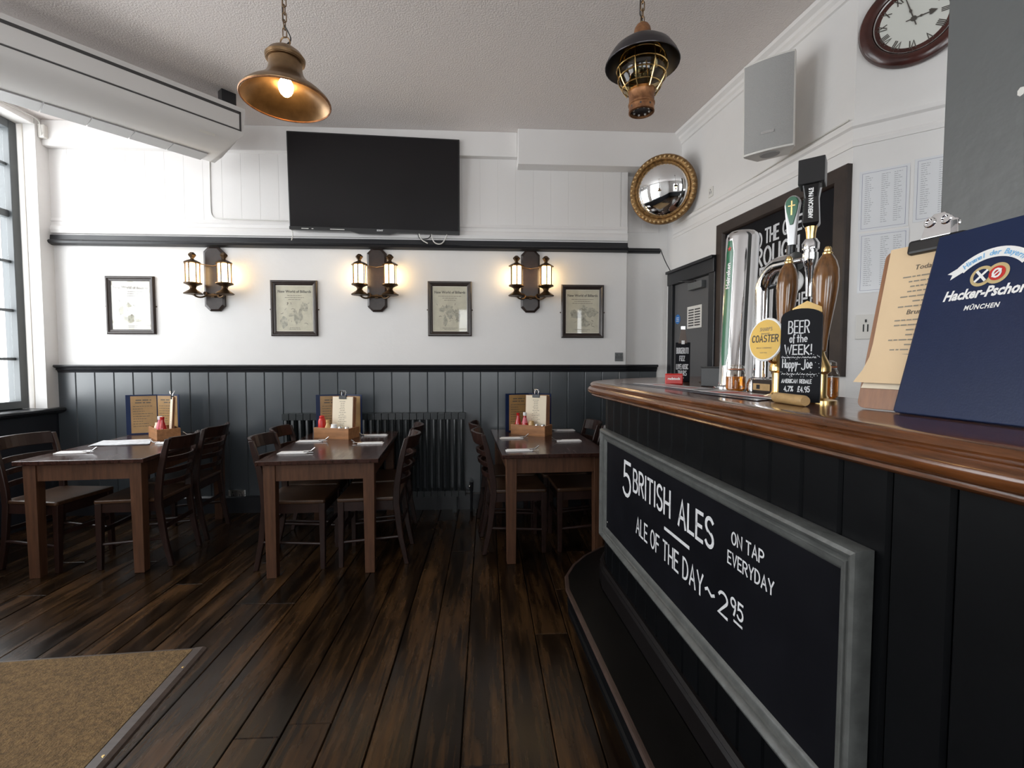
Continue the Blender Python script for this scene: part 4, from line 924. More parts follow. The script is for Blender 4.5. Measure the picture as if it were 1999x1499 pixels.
for k in range(8):
    a = 2 * PI * k / 8; obj('rivet', MB().sphere((0.036 * math.cos(a), 0.036 * math.sin(a), 0.0095), 0.0055, 8, 5), M_PLASTW, l2)
    obj('vent_hole', MB().lathe([(0, 0.0), (0.0045, 0.0)], 8, T(0.0555 * math.cos(a + .4), 0.0555 * math.sin(a + .4), 0.02) @ RZ(a + .4) @ RY(PI / 2)), M_ACD, l2)
chain(l2, 0.398, ZC - 2.468 - 0.02, M_DBRONZE)
obj('cord', MB().tube([(0.006, 0, 0.375), (-0.010, 0.004, 0.43), (-0.008, 0.004, 0.6), (0, 0.004, ZC - 2.468)], 0.003, 6), M_BCABLE, l2, smooth=True)
obj('hanging_loop', MB().tube([(0.008 * math.cos(a), 0, 0.387 + 0.009 * math.sin(a)) for a in [2 * PI * i / 10 for i in range(10)]], 0.0022, 5, closed=True), M_BRASS, l2, smooth=True)
obj('ceiling_rose', MB().lathe([(0.045, ZC - 2.468), (0.043, ZC - 2.488), (0.0, ZC - 2.498)], 20), M_DBRONZE, l2, smooth=True)

# ================================================================== THINGS ON THE RIGHT WALLS
mn = Vector((-0.56, -0.80, -0.22)).normalized(); mx_ = Vector((0, 0, 1)).cross(mn).normalized()
mc_ = atY(1294, 371, 4.03)
mir = thing('convex_mirror', 'round convex mirror in a gilt beaded frame across the corner', 'mirror', mtx=fr(mc_, mx_, mn.cross(mx_)))
Ro = 0.285
obj('mirror_glass', MB().lathe([(0, 0.062)] + [(0.222 * math.sin(i * PI / 24) / math.sin(PI / 2), 0.062 - 0.062 * (1 - math.cos(i * PI / 24))) for i in range(1, 13)], 48), M_MIRROR, mir, smooth=True)
obj('gilt_frame', MB().lathe([(0.215, 0.0), (0.215, 0.02), (0.228, 0.026), (0.234, 0.022), (0.245, 0.036), (0.262, 0.040), (0.278, 0.032), (Ro, 0.016), (Ro, 0.0)], 48), M_GILT, mir, smooth=True)
bm_ = mesh('bead', MB().sphere((0, 0, 0), 0.0115, 8, 6), True)
for k in range(44):
    a = 2 * PI * k / 44; obj('bead', bm_, mat('pale gilt bead', (0.62, 0.42, 0.20), 0.35, 0.5), mir, loc=(0.262 * math.cos(a), 0.262 * math.sin(a), 0.038))
obj('backing', MB().lathe([(0.0, -0.012), (0.25, -0.012), (0.25, 0.0), (0.0, 0.0)], 32), M_DARKW, mir)

# station clock
ck = thing('wall_clock', 'round wooden framed wall clock with roman numerals', 'clock', mtx=diagmtx(0.224, 3.052))
obj('clock_frame', MB().lathe([(0.0, 0.0), (0.216, 0.0), (0.220, 0.012), (0.214, 0.030), (0.195, 0.042), (0.175, 0.042), (0.163, 0.034), (0.160, 0.024), (0.0, 0.022)], 56), mat('dark mahogany clock', (0.075, 0.020, 0.015), 0.25, var=0.5, vscale=9, coat=0.3), ck, smooth=True)
obj('brass_bezel', MB().lathe([(0.160, 0.024), (0.158, 0.030), (0.153, 0.026)], 56), M_STEEL, ck, smooth=True)
dl = obj('dial', MB().lathe([(0.0, 0.0245), (0.158, 0.0235)], 56), mat('clock dial enamel', (0.72, 0.73, 0.68), 0.35), ck)
rom = ['XII', 'I', 'II', 'III', 'IIII', 'V', 'VI', 'VII', 'VIII', 'IX', 'X', 'XI']
for k, tx in enumerate(rom):
    a = -2 * PI * k / 12; nm = MB(); hh = 0.034; wtot = strokes(MB(), tx, hh, 0.005, sp=0.16) - 0.16 * hh
    strokes(nm, tx, hh, 0.0048, sp=0.16, m=RZ(a) @ T(-wtot / 2, 0.104, 0.0255)); obj('numeral', nm, M_INK, dl)
for k in range(60):
    if k % 5 == 0:
        a = 2 * PI * k / 60; obj('minute_dot', MB().disc(0.0022, 0.0255, 8, T(0.147 * math.cos(a), 0.147 * math.sin(a), 0)), M_INK, dl)
def hand(ang, L, tail, nm, spade):
    hb = MB(); M_ = RZ(math.radians(-ang))
    hb.prism([(-0.0022, -tail), (0.0022, -tail), (0.0022, L * 0.25), (0.006, L * 0.33), (0.0025, L * 0.42), (0.0015, L), (-0.0015, L), (-0.0025, L * 0.42), (-0.006, L * 0.33), (-0.0022, L * 0.25)], 0.0275, 0.0285, M_)
    if spade: hb.prism([(0, L * 1.05), (-0.014, L * 0.78), (-0.012, L * 0.68), (0, L * 0.70), (0.012, L * 0.68), (0.014, L * 0.78)], 0.0275, 0.0287, M_)
    obj(nm, hb, M_INK, ck)
hand(84, 0.085, 0.03, 'hour_hand', True); hand(343, 0.125, 0.035, 'minute_hand', False)
obj('hand_boss', MB().lathe([(0.0, 0.032), (0.012, 0.030), (0.012, 0.026)], 16), M_INK, ck, smooth=True)

# loudspeaker
sp_n = Vector((-0.66, -0.75, -0.06)).normalized(); sp_x = Vector((0, 0, 1)).cross(sp_n).normalized()
sc_ = hit(1500, 205, (0.53, 0.85, 0), (1.69, 2.71, 0))
spk = thing('loudspeaker', 'grey box loudspeaker high on the right wall', 'speaker', mtx=fr(sc_, sp_x, sp_n.cross(sp_x)))
SW, SH = 0.135, 0.262
front_ = []
for i in range(9):
    u = -1 + 2 * i / 8; front_.append((u * SW, 0.018 * (1 - u * u)))
poly = [(x, z) for x, z in front_] + [(SW, -0.03), (0.085, -0.15), (-0.085, -0.15), (-SW, -0.03)]
MZ = Matrix(((1, 0, 0, 0), (0, 0, 1, 0), (0, 1, 0, 0), (0, 0, 0, 1)))     # prism axis to local y
obj('cabinet', MB().prism(poly, -SH, SH, MZ), M_PLASTW, spk, bev=0.004)
gp = [(x * 0.955, z + 0.0035) for x, z in front_]; gp += [(x, z - 0.003) for x, z in reversed(gp)]
obj('grille', MB().prism(gp, -SH + 0.012, SH - 0.012, MZ), M_SPK, spk)
obj('badge', MB().b2((-0.035, -0.165, 0.0215), (0.035, -0.150, 0.024)), M_STEEL, spk)
obj('bottom_disc', MB().lathe([(0, -0.004), (0.05, -0.004), (0.055, 0)], 24, T(0, -SH, -0.06) @ RX(PI / 2) @ Matrix.Diagonal((1, 1, -1, 1))), M_ACG, spk, smooth=True)
obj('bracket', MB().b2((-0.03, -0.2, -0.185), (0.05, 0.2, -0.145)), M_PILLAR, spk)

# big chalkboard on the right wall
CB = thing('wall_chalkboard', 'large framed chalkboard with white lettering behind the beer taps', 'chalkboard', mtx=wallmtx(0.725, 1.28))
cw, ch = 1.155, 1.135
obj('board_panel', MB().b2((0.02, 0.02, 0.001), (cw - 0.02, ch - 0.02, 0.012)), M_CHALKB, CB)
mitred(cw, ch, [(0, 0), (0, 0.03), (0.006, 0.036), (0.075, 0.036), (0.085, 0.028), (0.09, 0.012), (0.09, 0.0)], CB, M_BBFR, 'frame_rail')
def cbt(text, s0, s1, z0, h, th, **k):
    mb = MB(); strokes(mb, text, h, th, width=s1 - s0, m=T(s0 - 0.725, z0 - 1.28, 0.0128), jit=0.02, **k); obj('lettering', mb, M_CHALK, CB)
cbt('AVOID', 0.98, 1.21, 2.135, 0.095, 0.014); cbt('THE', 1.245, 1.365, 2.155, 0.09, 0.014); cbt('QUEUE', 1.405, 1.66, 2.165, 0.085, 0.014)
cbt('BOROUGH', 1.00, 1.535, 2.01, 0.115, 0.018); cbt('MARKET', 1.02, 1.50, 1.885, 0.105, 0.018)
cbt('YOUR', 1.10, 1.32, 1.835, 0.045, 0.009); cbt('ORDER', 1.06, 1.32, 1.735, 0.075, 0.012); cbt('HERE', 1.50, 1.76, 1.70, 0.075, 0.012)
mb = MB(); mb.ribbon([(0.42, 0.385), (0.50, 0.392)], 0.014, 0.0128); obj('chalk_dash', mb, M_CHALK, CB)
obj('diagonal_ledge', MB().prism([(1.02, 0.02), (1.065, 0.02), (1.065, 0.20), (1.02, 0.10)], 0.012, 0.03), M_BBFR, CB)
# laminated price lists
def sheet(s, z, w, h, lab, seed):
    t = thing('laminated_sheet', lab, 'notice', mtx=diagmtx(s, z, 0.001), group='laminated price lists on the angled wall')
    obj('laminate', MB().b2((0, 0, 0), (w, h, 0.0012)), mat('laminated paper', (0.76, 0.77, 0.79), 0.18), t)
    b = MB(); g = 0.012; q = 0.0012
    for lo, hi in (((g, g), (w - g, g + q)), ((g, h - g - q), (w - g, h - g)), ((g, g), (g + q, h - g)), ((w - g - q, g), (w - g, h - g))): b.b2((*lo, 0.0012), (*hi, 0.0015))
    obj('border', b, mat('blue border ink', (0.10, 0.11, 0.25), 0.6), t)
    r = random.Random(seed); l = MB()
    for cx in (0.12, 0.45, 0.7): lines(l, w * cx, w * (cx + 0.18), h * 0.9, 24, h * 0.034, h * 0.010, r, z=0.0016)
    obj('print', l, mat('pale print', (0.42, 0.43, 0.45), 0.6), t)
sheet(0.03, 2.048, 0.205, 0.312, 'laminated price list beside the big chalkboard', 1); sheet(0.252, 2.06, 0.205, 0.312, 'laminated price list cut off by the grey post', 2); sheet(0.035, 1.725, 0.205, 0.312, 'laminated price list below the other two', 3)
socket('light_switch', 'small white switch box low on the angled wall', diagmtx(0.035, 1.48), 0.085, 0.13, M_PLASTW, 1)
socket('thermostat', 'small white switch box on the right wall near the mirror', wallmtx(0.57, 2.68), 0.06, 0.075, M_PLASTW, 1)
def rwp(s, z, o=0.012): q = P0 + RW * s + RN * o; return (q.x, q.y, z)
cable('ledge_cable', 'thin grey cable stapled along the ledge moulding', [rwp(0.03, 2.60), rwp(0.4, 2.64), rwp(0.8, 2.625), rwp(1.3, 2.645), rwp(1.86, 2.65)], 0.004, M_CABLE)
cable('door_cable', 'thin dark cable running down from the rail end to the door frame', [(1.64, YB + 0.06, 2.42), (1.68, YB + 0.04, 2.30), (1.715, YB - 0.02, 2.19)], 0.004, M_BCABLE)
cable('frame_cable', 'white cable running down the edge of the door frame', [(1.715, YB - 0.01, 2.17), (1.722, YB - 0.005, 1.8), (1.722, YB - 0.005, 1.3)], 0.006, M_CABLE)

# ================================================================== THINGS ON THE TABLES
ZTB = 0.75
def cbox(lab, x, y, rz):
    t = thing('condiment_box', lab, 'box', (x, y, ZTB), math.radians(rz), 'condiment boxes'); w, d_, h = 0.315, 0.155, 0.085; k = 0.011
    obj('front_board', MB().b2((0, 0, 0.006), (w, k, h)), M_PINE, t, bev=0.002); obj('back_board', MB().b2((0, d_ - k, 0.006), (w, d_, h)), M_PINE, t, bev=0.002)
    obj('end_board', MB().b2((0, k, 0.006), (k, d_ - k, h)), M_PINE, t, bev=0.002); obj('end_board', MB().b2((w - k, k, 0.006), (w, d_ - k, h)), M_PINE, t, bev=0.002)
    obj('base_board', MB().b2((0, 0, 0), (w, d_, 0.006)), M_PINE, t)
    return Matrix.Translation((x, y, ZTB + 0.006)) @ RZ(math.radians(rz))
def bottle(name, lab, m, prof, mt, cat='bottle', cap=None, capm=None, label=None, lm=None, grp=None):
    t = thing(name, lab, cat, mtx=m, group=grp); obj('body', MB().lathe(prof, 20), mt, t, smooth=True)
    if cap: obj('cap', MB().lathe(cap, 16), capm, t, smooth=True)
    if label: obj('paper_label', MB().lathe(label, 20), lm, t, smooth=True)
    return t
SQ = [(0, 0), (0.027, 0.0), (0.029, 0.006), (0.029, 0.125), (0.024, 0.142), (0.020, 0.150), (0, 0.150)]
KET = [(0, 0), (0.029, 0), (0.030, 0.01), (0.030, 0.06), (0.024, 0.095), (0.014, 0.135), (0.013, 0.155), (0, 0.155)]
CAPW = [(0.0135, 0.152), (0.0155, 0.155), (0.0155, 0.180), (0, 0.182)]
SH_ = [(0, 0), (0.019, 0), (0.020, 0.004), (0.017, 0.055), (0.015, 0.065), (0, 0.065)]
SHC = [(0.0165, 0.060), (0.0175, 0.063), (0.0165, 0.082), (0.010, 0.090), (0, 0.091)]
def shakers(m, where, x0, x1):
    bottle('salt_shaker', 'glass salt shaker with steel cap in the %s' % where, m @ T(x0, 0.04, 0), SH_, M_JARG, 'shaker', SHC, M_CHROME, [(0.0165, 0.004), (0.0145, 0.04)], M_PAPER)
    bottle('pepper_shaker', 'glass pepper shaker with steel cap in the %s' % where, m @ T(x1, 0.04, 0), SH_, M_JARG, 'shaker', SHC, M_CHROME, [(0.0165, 0.004), (0.0145, 0.035)], M_ACD)
def clipboard(m, lab, w=0.185, h=0.325, extra=2):
    t = thing('menu_clipboard', lab, 'clipboard', mtx=m, group='clipboards standing in condiment boxes')
    obj('board', MB().b2((-w / 2 - 0.006, 0, -0.008), (w / 2 + 0.006, h, -0.002)), M_PLY, t, bev=0.002)
    for k in range(extra): obj('back_board', MB().b2((-w / 2 - 0.006 + 0.004 * k, 0, -0.018 - k * 0.011), (w / 2 + 0.008 + 0.006 * k, h - 0.006 * k, -0.011 - k * 0.011)), M_PLY, t, bev=0.002)
    p = obj('menu_page', MB().b2((-w / 2, 0.02, -0.002), (w / 2, h - 0.004, 0.0005)), M_PALEP, t)
    l = MB(); r = random.Random(9); lines(l, -w * 0.22, w * 0.22, h * 0.86, 14, h * 0.045, 0.004, r, z=0.0010, centre=True); obj('print', l, M_GREYINK, p)
    c = obj('clip', MB().b2((-0.033, h - 0.022, -0.012), (0.033, h + 0.006, 0.007)), M_TVB, t, bev=0.002)
    for s in (-1, 1): obj('clip_lever', MB().tube([(-0.016, h + 0.004, s * 0.005), (-0.018, h + 0.03, s * 0.012), (-0.010, h + 0.045, s * 0.015), (0.010, h + 0.045, s * 0.015), (0.018, h + 0.03, s * 0.012), (0.016, h + 0.004, s * 0.005)], 0.004, 6), M_CHROME, c, smooth=True)
    return t
def folder(a, s, b, lab, h=0.335):
    """open menu cover standing on its long edge: outer edge a, spine s, outer edge b (x,y)"""
    t = thing('menu_folder', lab, 'menu', (s[0], s[1], ZTB), 0, 'navy menu folders standing on the tables')
    for k, e in enumerate((a, b)):
        d_ = Vector((e[0] - s[0], e[1] - s[1], 0)); L = d_.length
        mm = fr((0, 0, 0), d_ if k else -d_)
        x0, x1 = (0, L) if k else (-L, 0)
        c = obj('cover', MB().b2((x0, 0, -0.004), (x1, h, 0.0)), M_BLUE, t, bev=0.0015); c.matrix_local = mm
        g = 0.012; q0, q1 = (0.004, L - g - 0.004) if k else (-L + 0.034, -0.006)
        p = obj('menu_page', MB().b2((q0, g, 0.0), (q1, h - g, 0.0012)), M_BROWNP, t); p.matrix_local = mm
        l = MB(); r = random.Random(5 + k); lines(l, q0 + 0.02, q1 - 0.02, h - 0.05, 2, 0.022, 0.008, r, z=0.0016, centre=True); lines(l, q0 + 0.015, q1 - 0.015, h - 0.10, 9, 0.021, 0.004, r, z=0.0016)
        o = obj('print', l, M_INK, p)
    return t
def napkin(x, y, rz, lab, flip=1):
    t = thing('napkin_roll', lab, 'napkin', (x, y, ZTB), math.radians(rz), 'cutlery rolled in white napkins')
    vs = [(-0.095, -0.030), (0.085, -0.026), (0.095, -0.018), (0.095, 0.02), (0.085, 0.028), (-0.095, 0.03)]
    obj('napkin', MB().prism(vs, 0.0, 0.006).prism([(-0.085, -0.02), (0.07, -0.016), (0.07, 0.024), (-0.085, 0.026)], 0.006, 0.011), M_NAPKIN, t, bev=0.003)
    obj('fork', MB().tube([(0.06, 0.012, 0.012), (0.11, 0.014, 0.012), (0.128, 0.014, 0.026), (0.138, 0.014, 0.034)], [0.004, 0.004, 0.005, 0.004], 6), M_STEEL, t, smooth=True)
    obj('knife', MB().b2((0.05, -0.014, 0.006), (0.132, -0.004, 0.009)), M_STEEL, t)

# window table
m1 = cbox('pine condiment box on the window table, turned end on', -2.765, 3.955, -46)
bottle('ketchup_bottle', 'tall red ketchup bottle in the box on the window table', m1 @ T(0.262, 0.048, 0), KET, M_KETCHUP, cap=[(0.0135, 0.150), (0.0145, 0.155), (0.0145, 0.172), (0, 0.173)], capm=M_KETCHUP, label=[(0.0305, 0.012), (0.0305, 0.058)], lm=M_PINKL)
bottle('sauce_bottle', 'white capped sauce bottle beside the ketchup on the window table', m1 @ T(0.185, 0.045, 0), [(r, z * 0.95) for r, z in KET], M_PINKL, cap=[(r, z * 0.95) for r, z in CAPW], capm=M_WHITEE)
bottle('sugar_jar', 'small pale sauce jar at the end of the window table box', m1 @ T(0.115, 0.045, 0), [(0, 0), (0.026, 0), (0.027, 0.08), (0.02, 0.1), (0.02, 0.115), (0, 0.115)], M_PALEP, 'jar')
clipboard(m1 @ T(0.165, 0.112, 0.0) @ RZ(-0.12) @ RX(PI / 2 - 0.06), 'menu clipboard seen nearly edge on at the window table', extra=1)
folder((-3.005, 4.045), (-2.80, 4.12), (-2.60, 4.085), 'wide open navy menu folder at the back of the window table')
np_ = thing('newspaper', 'open white newspaper lying on the window table', 'newspaper', (0, 0, ZTB))
A_, B_, C_, D_ = (-2.875, 3.50), (-2.95, 3.735), (-2.64, 3.80), (-2.50, 3.56)
for k in range(3):
    q = 0.006 * k; vs = []; n = 8
    for i in range(n + 1):
        u = i / n; e = Vector(A_).lerp(Vector(D_), u); f2 = Vector(B_).lerp(Vector(C_), u); z = 0.0015 + 0.0022 * k + 0.0012 * math.sin(u * 9 + k) + (0.004 if k == 2 else 0.0) * (u - 0.5) ** 2 * 2
        vs += [(e.x + q, e.y + q * 0.5, z), (f2.x + q, f2.y - q, z)]
    obj('sheet', MB().add(vs, [(2 * i, 2 * i + 2, 2 * i + 3, 2 * i + 1) for i in range(n)]), M_NEWS, np_, smooth=True)
napkin(-2.77, 3.255, 6, 'cutlery napkin roll at the near left corner of the window table')
napkin(-2.37, 3.60, 176, 'cutlery napkin roll beside the newspaper, partly behind the chair back')
napkin(-2.38, 4.03, 196, 'cutlery napkin roll at the far right corner of the window table')

# middle table
m2 = cbox('pine condiment box on the middle table, in front of the radiator', -1.385, 3.80, -17)
bottle('squeezy_bottle', 'bright red squeezy ketchup bottle on the middle table', m2 @ T(0.042, 0.05, 0.0), SQ, M_RED, cap=[(0.020, 0.148), (0.021, 0.15), (0.019, 0.168), (0.01, 0.172), (0, 0.172)], capm=M_RED)
bottle('brown_sauce', 'tan sauce bottle beside the red squeezy bottle', m2 @ T(0.098, 0.045, 0), [(0, 0), (0.024, 0), (0.025, 0.07), (0.012, 0.105), (0.011, 0.12), (0, 0.12)], M_MUSTARD, cap=[(0.012, 0.118), (0.014, 0.12), (0.013, 0.138), (0, 0.139)], capm=M_MUSTARD)
bottle('mayonnaise_jar', 'white mayonnaise jar in the middle table box', m2 @ T(0.155, 0.048, 0), [(0, 0), (0.028, 0), (0.030, 0.01), (0.030, 0.075), (0.024, 0.09), (0.022, 0.105), (0, 0.107)], M_WHITEE, 'jar')
shakers(m2, 'middle table box', 0.215, 0.275)
clipboard(m2 @ T(0.185, 0.105, 0) @ RX(PI / 2 - 0.07), 'menu clipboard standing in the middle table box')
folder((-1.43, 3.985), (-1.225, 4.045), (-1.045, 3.965), 'navy menu folder half hidden behind the middle table clipboard')
napkin(-1.29, 3.165, 3, 'cutlery napkin roll at the near left of the middle table')
napkin(-1.35, 3.62, 3, 'cutlery napkin roll at the far left of the middle table')
napkin(-0.865, 3.515, 184, 'cutlery napkin roll at the right of the middle table, nearer one')
napkin(-0.915, 3.90, 184, 'cutlery napkin roll at the right of the middle table, farther one')

# table by the bar
m3 = cbox('pine condiment box on the table nearest the bar', 0.205, 3.925, -31)
bottle('ketchup_bottle', 'dark red ketchup bottle in the box nearest the bar', m3 @ T(0.046, 0.048, 0), KET, M_KETCHUP, cap=[(0.0135, 0.150), (0.0145, 0.155), (0.0145, 0.172), (0, 0.173)], capm=M_KETCHUP, label=[(0.0305, 0.012), (0.0305, 0.06)], lm=M_PINKL)
bottle('sauce_bottle', 'white capped red sauce bottle in the box nearest the bar', m3 @ T(0.110, 0.048, 0), KET, M_KETCHUP, cap=CAPW, capm=M_WHITEE, label=[(0.0248, 0.092), (0.0145, 0.135)], lm=M_PINKL)
bottle('mustard_jar', 'mustard jar with pale label in the box nearest the bar', m3 @ T(0.170, 0.05, 0), [(0, 0), (0.025, 0), (0.026, 0.085), (0.02, 0.10), (0.02, 0.112), (0, 0.113)], M_MUSTARD, 'jar', label=[(0.0264, 0.02), (0.0266, 0.075)], lm=M_PALEP)
shakers(m3, 'box nearest the bar', 0.225, 0.28)
clipboard(m3 @ T(0.185, 0.096, 0) @ RZ(0.04) @ RX(PI / 2 - 0.05), 'menu clipboard standing in the box nearest the bar', extra=3)
folder((0.165, 4.04), (0.375, 4.10), (0.565, 4.04), 'navy menu folder behind the clipboard on the table nearest the bar')
napkin(0.225, 3.165, 2, 'cutlery napkin roll at the near left of the table nearest the bar')
napkin(0.20, 3.685, 4, 'cutlery napkin roll at the far left of the table nearest the bar')
napkin(0.635, 3.545, 182, 'cutlery napkin roll at the right of the table nearest the bar')
napkin(0.69, 4.10, 182, 'cutlery napkin roll at the far right corner of the table nearest the bar')

# ================================================================== THINGS ON THE BAR
def onbar(px, py): return atZ(px, py, ZT)
BD = -BV                                              # along the counter, towards the camera
# flyers and a dark menu lying along the edge
def flat(name, lab, poly, m, z0, t=0.0012, marks=(), cat='leaflet', grp='leaflets lying on the bar'):
    o = thing(name, lab, cat, (0, 0, ZT), 0, grp); obj('page', MB().prism(poly, z0, z0 + t), m, o)
    for pl_, mm in marks: obj('print', MB().prism(pl_, z0 + t, z0 + t + 0.0003), mm, o)
    return o
M_MAGN = mat('dark magazine cover', (0.022, 0.022, 0.035), 0.25); M_PINKP = mat('faded red print', (0.45, 0.09, 0.08), 0.5); M_GLOSSP = mat('glossy leaflet paper', (0.55, 0.53, 0.54), 0.3)
flat('leaflet', 'dark menu lying along the bar counter edge', [(0.672, 2.30), (0.735, 2.29), (0.80, 1.62), (0.735, 1.58)], M_MAGN, 0.0)
flat('leaflet', 'second dark leaflet nearer the small chalkboard', [(0.712, 1.60), (0.80, 1.66), (0.845, 1.30), (0.735, 1.225)], M_MAGN, 0.0015)
flat('leaflet', 'large pale printed leaflet spread on the bar', [(0.725, 2.27), (0.86, 2.19), (0.90, 1.62), (0.775, 1.60)], M_GLOSSP, 0.003, marks=[([(0.76 + 0.01 * k, 2.10 - 0.12 * k), (0.83 + 0.008 * k, 2.09 - 0.12 * k), (0.832 + 0.008 * k, 2.05 - 0.12 * k), (0.762 + 0.01 * k, 2.06 - 0.12 * k)], M_MAGN if k % 2 else M_PINKP) for k in range(4)])
flat('leaflet', 'pale leaflet with red print next to the small chalkboard', [(0.755, 1.61), (0.875, 1.62), (0.88, 1.36), (0.79, 1.235)], M_GLOSSP, 0.0045, marks=[([(0.765, 1.57), (0.85, 1.55), (0.855, 1.46), (0.772, 1.49)], M_PINKP), ([(0.79, 1.42), (0.84, 1.41), (0.845, 1.34), (0.80, 1.32)], M_PINKP)])
# red tent block
rb = thing('table_talker', 'small red plastic block with white lettering on the bar', 'sign', mtx=fr((0.872, 2.232, ZT), (0.93, -0.36, 0)))
obj('block', MB().prism([(0, 0.006), (0.0, 0.0), (0.05, 0.0), (0.05, 0.006), (0.047, 0.046), (0.040, 0.052), (0.008, 0.052), (0.003, 0.046)], 0, 0.082, Matrix(((0, 0, 1, 0), (0, 1, 0, 0), (-1, 0, 0, 0), (0, 0, 0, 1)))), M_RED, rb, bev=0.004)
lg = MB(); lg.add(*ftext('redstock', 0.017, 0, 0.0006, width=0.058), T(0.012, 0.022, 0.0002) @ RX(-0.07)); obj('lettering', lg, M_WHITEE, rb)
# bottle shaped chalkboard
bs = thing('bottle_chalkboard', 'small bottle topped chalkboard standing at the far end of the bar', 'chalkboard', mtx=fr((1.032, 2.50, ZT), (0.95, -0.31, 0)))
obj('board', MB().b2((0, 0, -0.008), (0.076, 0.215, 0)), M_CHALKB, bs, bev=0.002)
obj('bottle_top', MB().prism([(0.014, 0.21), (0.022, 0.255), (0.026, 0.285), (0.026, 0.30), (0.048, 0.30), (0.048, 0.285), (0.052, 0.255), (0.06, 0.21)], -0.002, 0.006), mat('brown bottle cutout', (0.07, 0.04, 0.025), 0.35), bs)
obj('bottle_cap', MB().b2((0.026, 0.285, 0.0061), (0.048, 0.302, 0.0075)), M_STEEL, bs); obj('bottle_label', MB().b2((0.030, 0.205, 0.0061), (0.046, 0.225, 0.007)), M_PAPER, bs)
for tx, yy, hh, a, b in (('BURGER', 0.155, 0.030, 0.006, 0.044), ('UTI', 0.155, 0.030, 0.047, 0.066), ('FIZZ', 0.115, 0.026, 0.022, 0.048), ('LIVE', 0.07, 0.026, 0.006, 0.03), ('MUSIC', 0.07, 0.026, 0.034, 0.066), ('THURS', 0.035, 0.026, 0.014, 0.058)):
    mb = MB(); strokes(mb, tx, hh, 0.0032, width=b - a, m=T(a, yy, 0.0006)); obj('lettering', mb, M_CHALK, bs)
obj('chalk_line', MB().b2((0.006, 0.02, 0.0), (0.045, 0.0235, 0.0005)), M_CHALK, bs)
# black card box
bb = thing('card_box', 'black square box on the bar in front of the chrome column', 'box', mtx=fr((0.955, 2.03, ZT), (0.60, -0.80, 0)))
obj('box_body', MB().b2((0, 0, -0.10), (0.125, 0.083, 0)), mat('matt black card', (0.012, 0.012, 0.013), 0.45), bb, bev=0.003); obj('box_lid', MB().b2((-0.002, 0.083, -0.102), (0.127, 0.088, 0.002)), M_TVB, bb, bev=0.002)

# tall chrome lager column
cx_, cy_ = 0.985, 1.80
co = thing('lager_column', 'tall chrome lager column with a green strip badge', 'beer tap', mtx=T(cx_, cy_, ZT) @ RY(math.radians(2.0)))
obj('column', MB().lathe([(0.0, 0.0), (0.078, 0.0), (0.078, 0.008), (0.062, 0.014), (0.060, 0.02), (0.060, 0.590), (0.056, 0.605), (0.045, 0.615), (0.0, 0.619)], 48), M_CHROME, co, smooth=True)
va = math.atan2(-cy_, -cx_) - 0.80                    # badge on the room side
def cylpatch(mb, r, a0, a1, z0, z1, n=6):
    vs = []; rows = 10
    for j in range(rows + 1):
        z = z0 + (z1 - z0) * j / rows; k = 1.0
        if j in (0, rows): k = 0.55
        for i in range(n + 1):
            a = (a0 + a1) / 2 + (a1 - a0) / 2 * k * (-1 + 2 * i / n); vs.append((r * math.cos(a), r * math.sin(a), z))
    return mb.add(vs, [(j * (n + 1) + i, j * (n + 1) + i + 1, (j + 1) * (n + 1) + i + 1, (j + 1) * (n + 1) + i) for j in range(rows) for i in range(n)])
obj('badge_rim', cylpatch(MB(), 0.0608, va - 0.34, va + 0.34, 0.085, 0.583), M_STEEL, co, smooth=True)
bg = obj('green_badge', cylpatch(MB(), 0.0615, va - 0.28, va + 0.28, 0.092, 0.576), M_GREEN, co, smooth=True)
vs, fs = ftext('Heineken', 0.026, 0, 0.0007); tx = MB()
tx.add([(0.0624 * math.cos(va - y / 0.0624 + 0.14), 0.0624 * math.sin(va - y / 0.0624 + 0.14), 0.39 + x) for x, y, z in vs], fs); obj('lettering', tx, M_WHITEE, bg)
star = [(0.011 * (1 if i % 2 == 0 else 0.42) * math.cos(PI / 2 + i * PI / 5), 0.011 * (1 if i % 2 == 0 else 0.42) * math.sin(PI / 2 + i * PI / 5)) for i in range(10)]
obj('star', MB().add([(0.0624 * math.cos(va + a / 0.0624), 0.0624 * math.sin(va + a / 0.0624), 0.545 + b) for a, b in star], [tuple(range(10))]), M_RED, bg)

# swan-neck font with two tap handles
fx, fy = 0.974, 1.600
fo = thing('swan_neck_font', 'chrome swan neck beer font with green and black tap handles', 'beer tap', (fx, fy, ZT))
e_ = BD                                                # arch runs along the counter towards the camera
R1 = 0.085; zc = 0.345
pts = [(0, 0, 0.02), (0, 0, 0.2), (0, 0, zc)]
for i in range(1, 9):
    a = PI - i * PI / 2 / 8; pts.append((e_.x * (R1 + R1 * math.cos(a)), e_.y * (R1 + R1 * math.cos(a)), zc + R1 * math.sin(a)))
pts.append((e_.x * (R1 + 0.06), e_.y * (R1 + 0.06), zc + R1 - 0.003))
obj('neck_pipe', MB().tube(pts, 0.0285, 24), M_CHROME, fo, smooth=True)
obj('base_ring', MB().lathe([(0.0, 0.0), (0.048, 0.0), (0.048, 0.03), (0.040, 0.05), (0.030, 0.055)], 28), M_CHROME, fo, smooth=True)
tip = Vector(pts[-1])
obj('end_cap', MB().tube([tip - e_ * 0.004, tip + e_ * 0.014], 0.0295, 20), M_STEEL, fo, smooth=True)
obj('spout', MB().tube([tip + e_ * 0.004, tip + e_ * 0.006 + Vector((0, 0, -0.055))], 0.011, 12), M_BLACK, fo, smooth=True)
hz = tip - e_ * 0.012
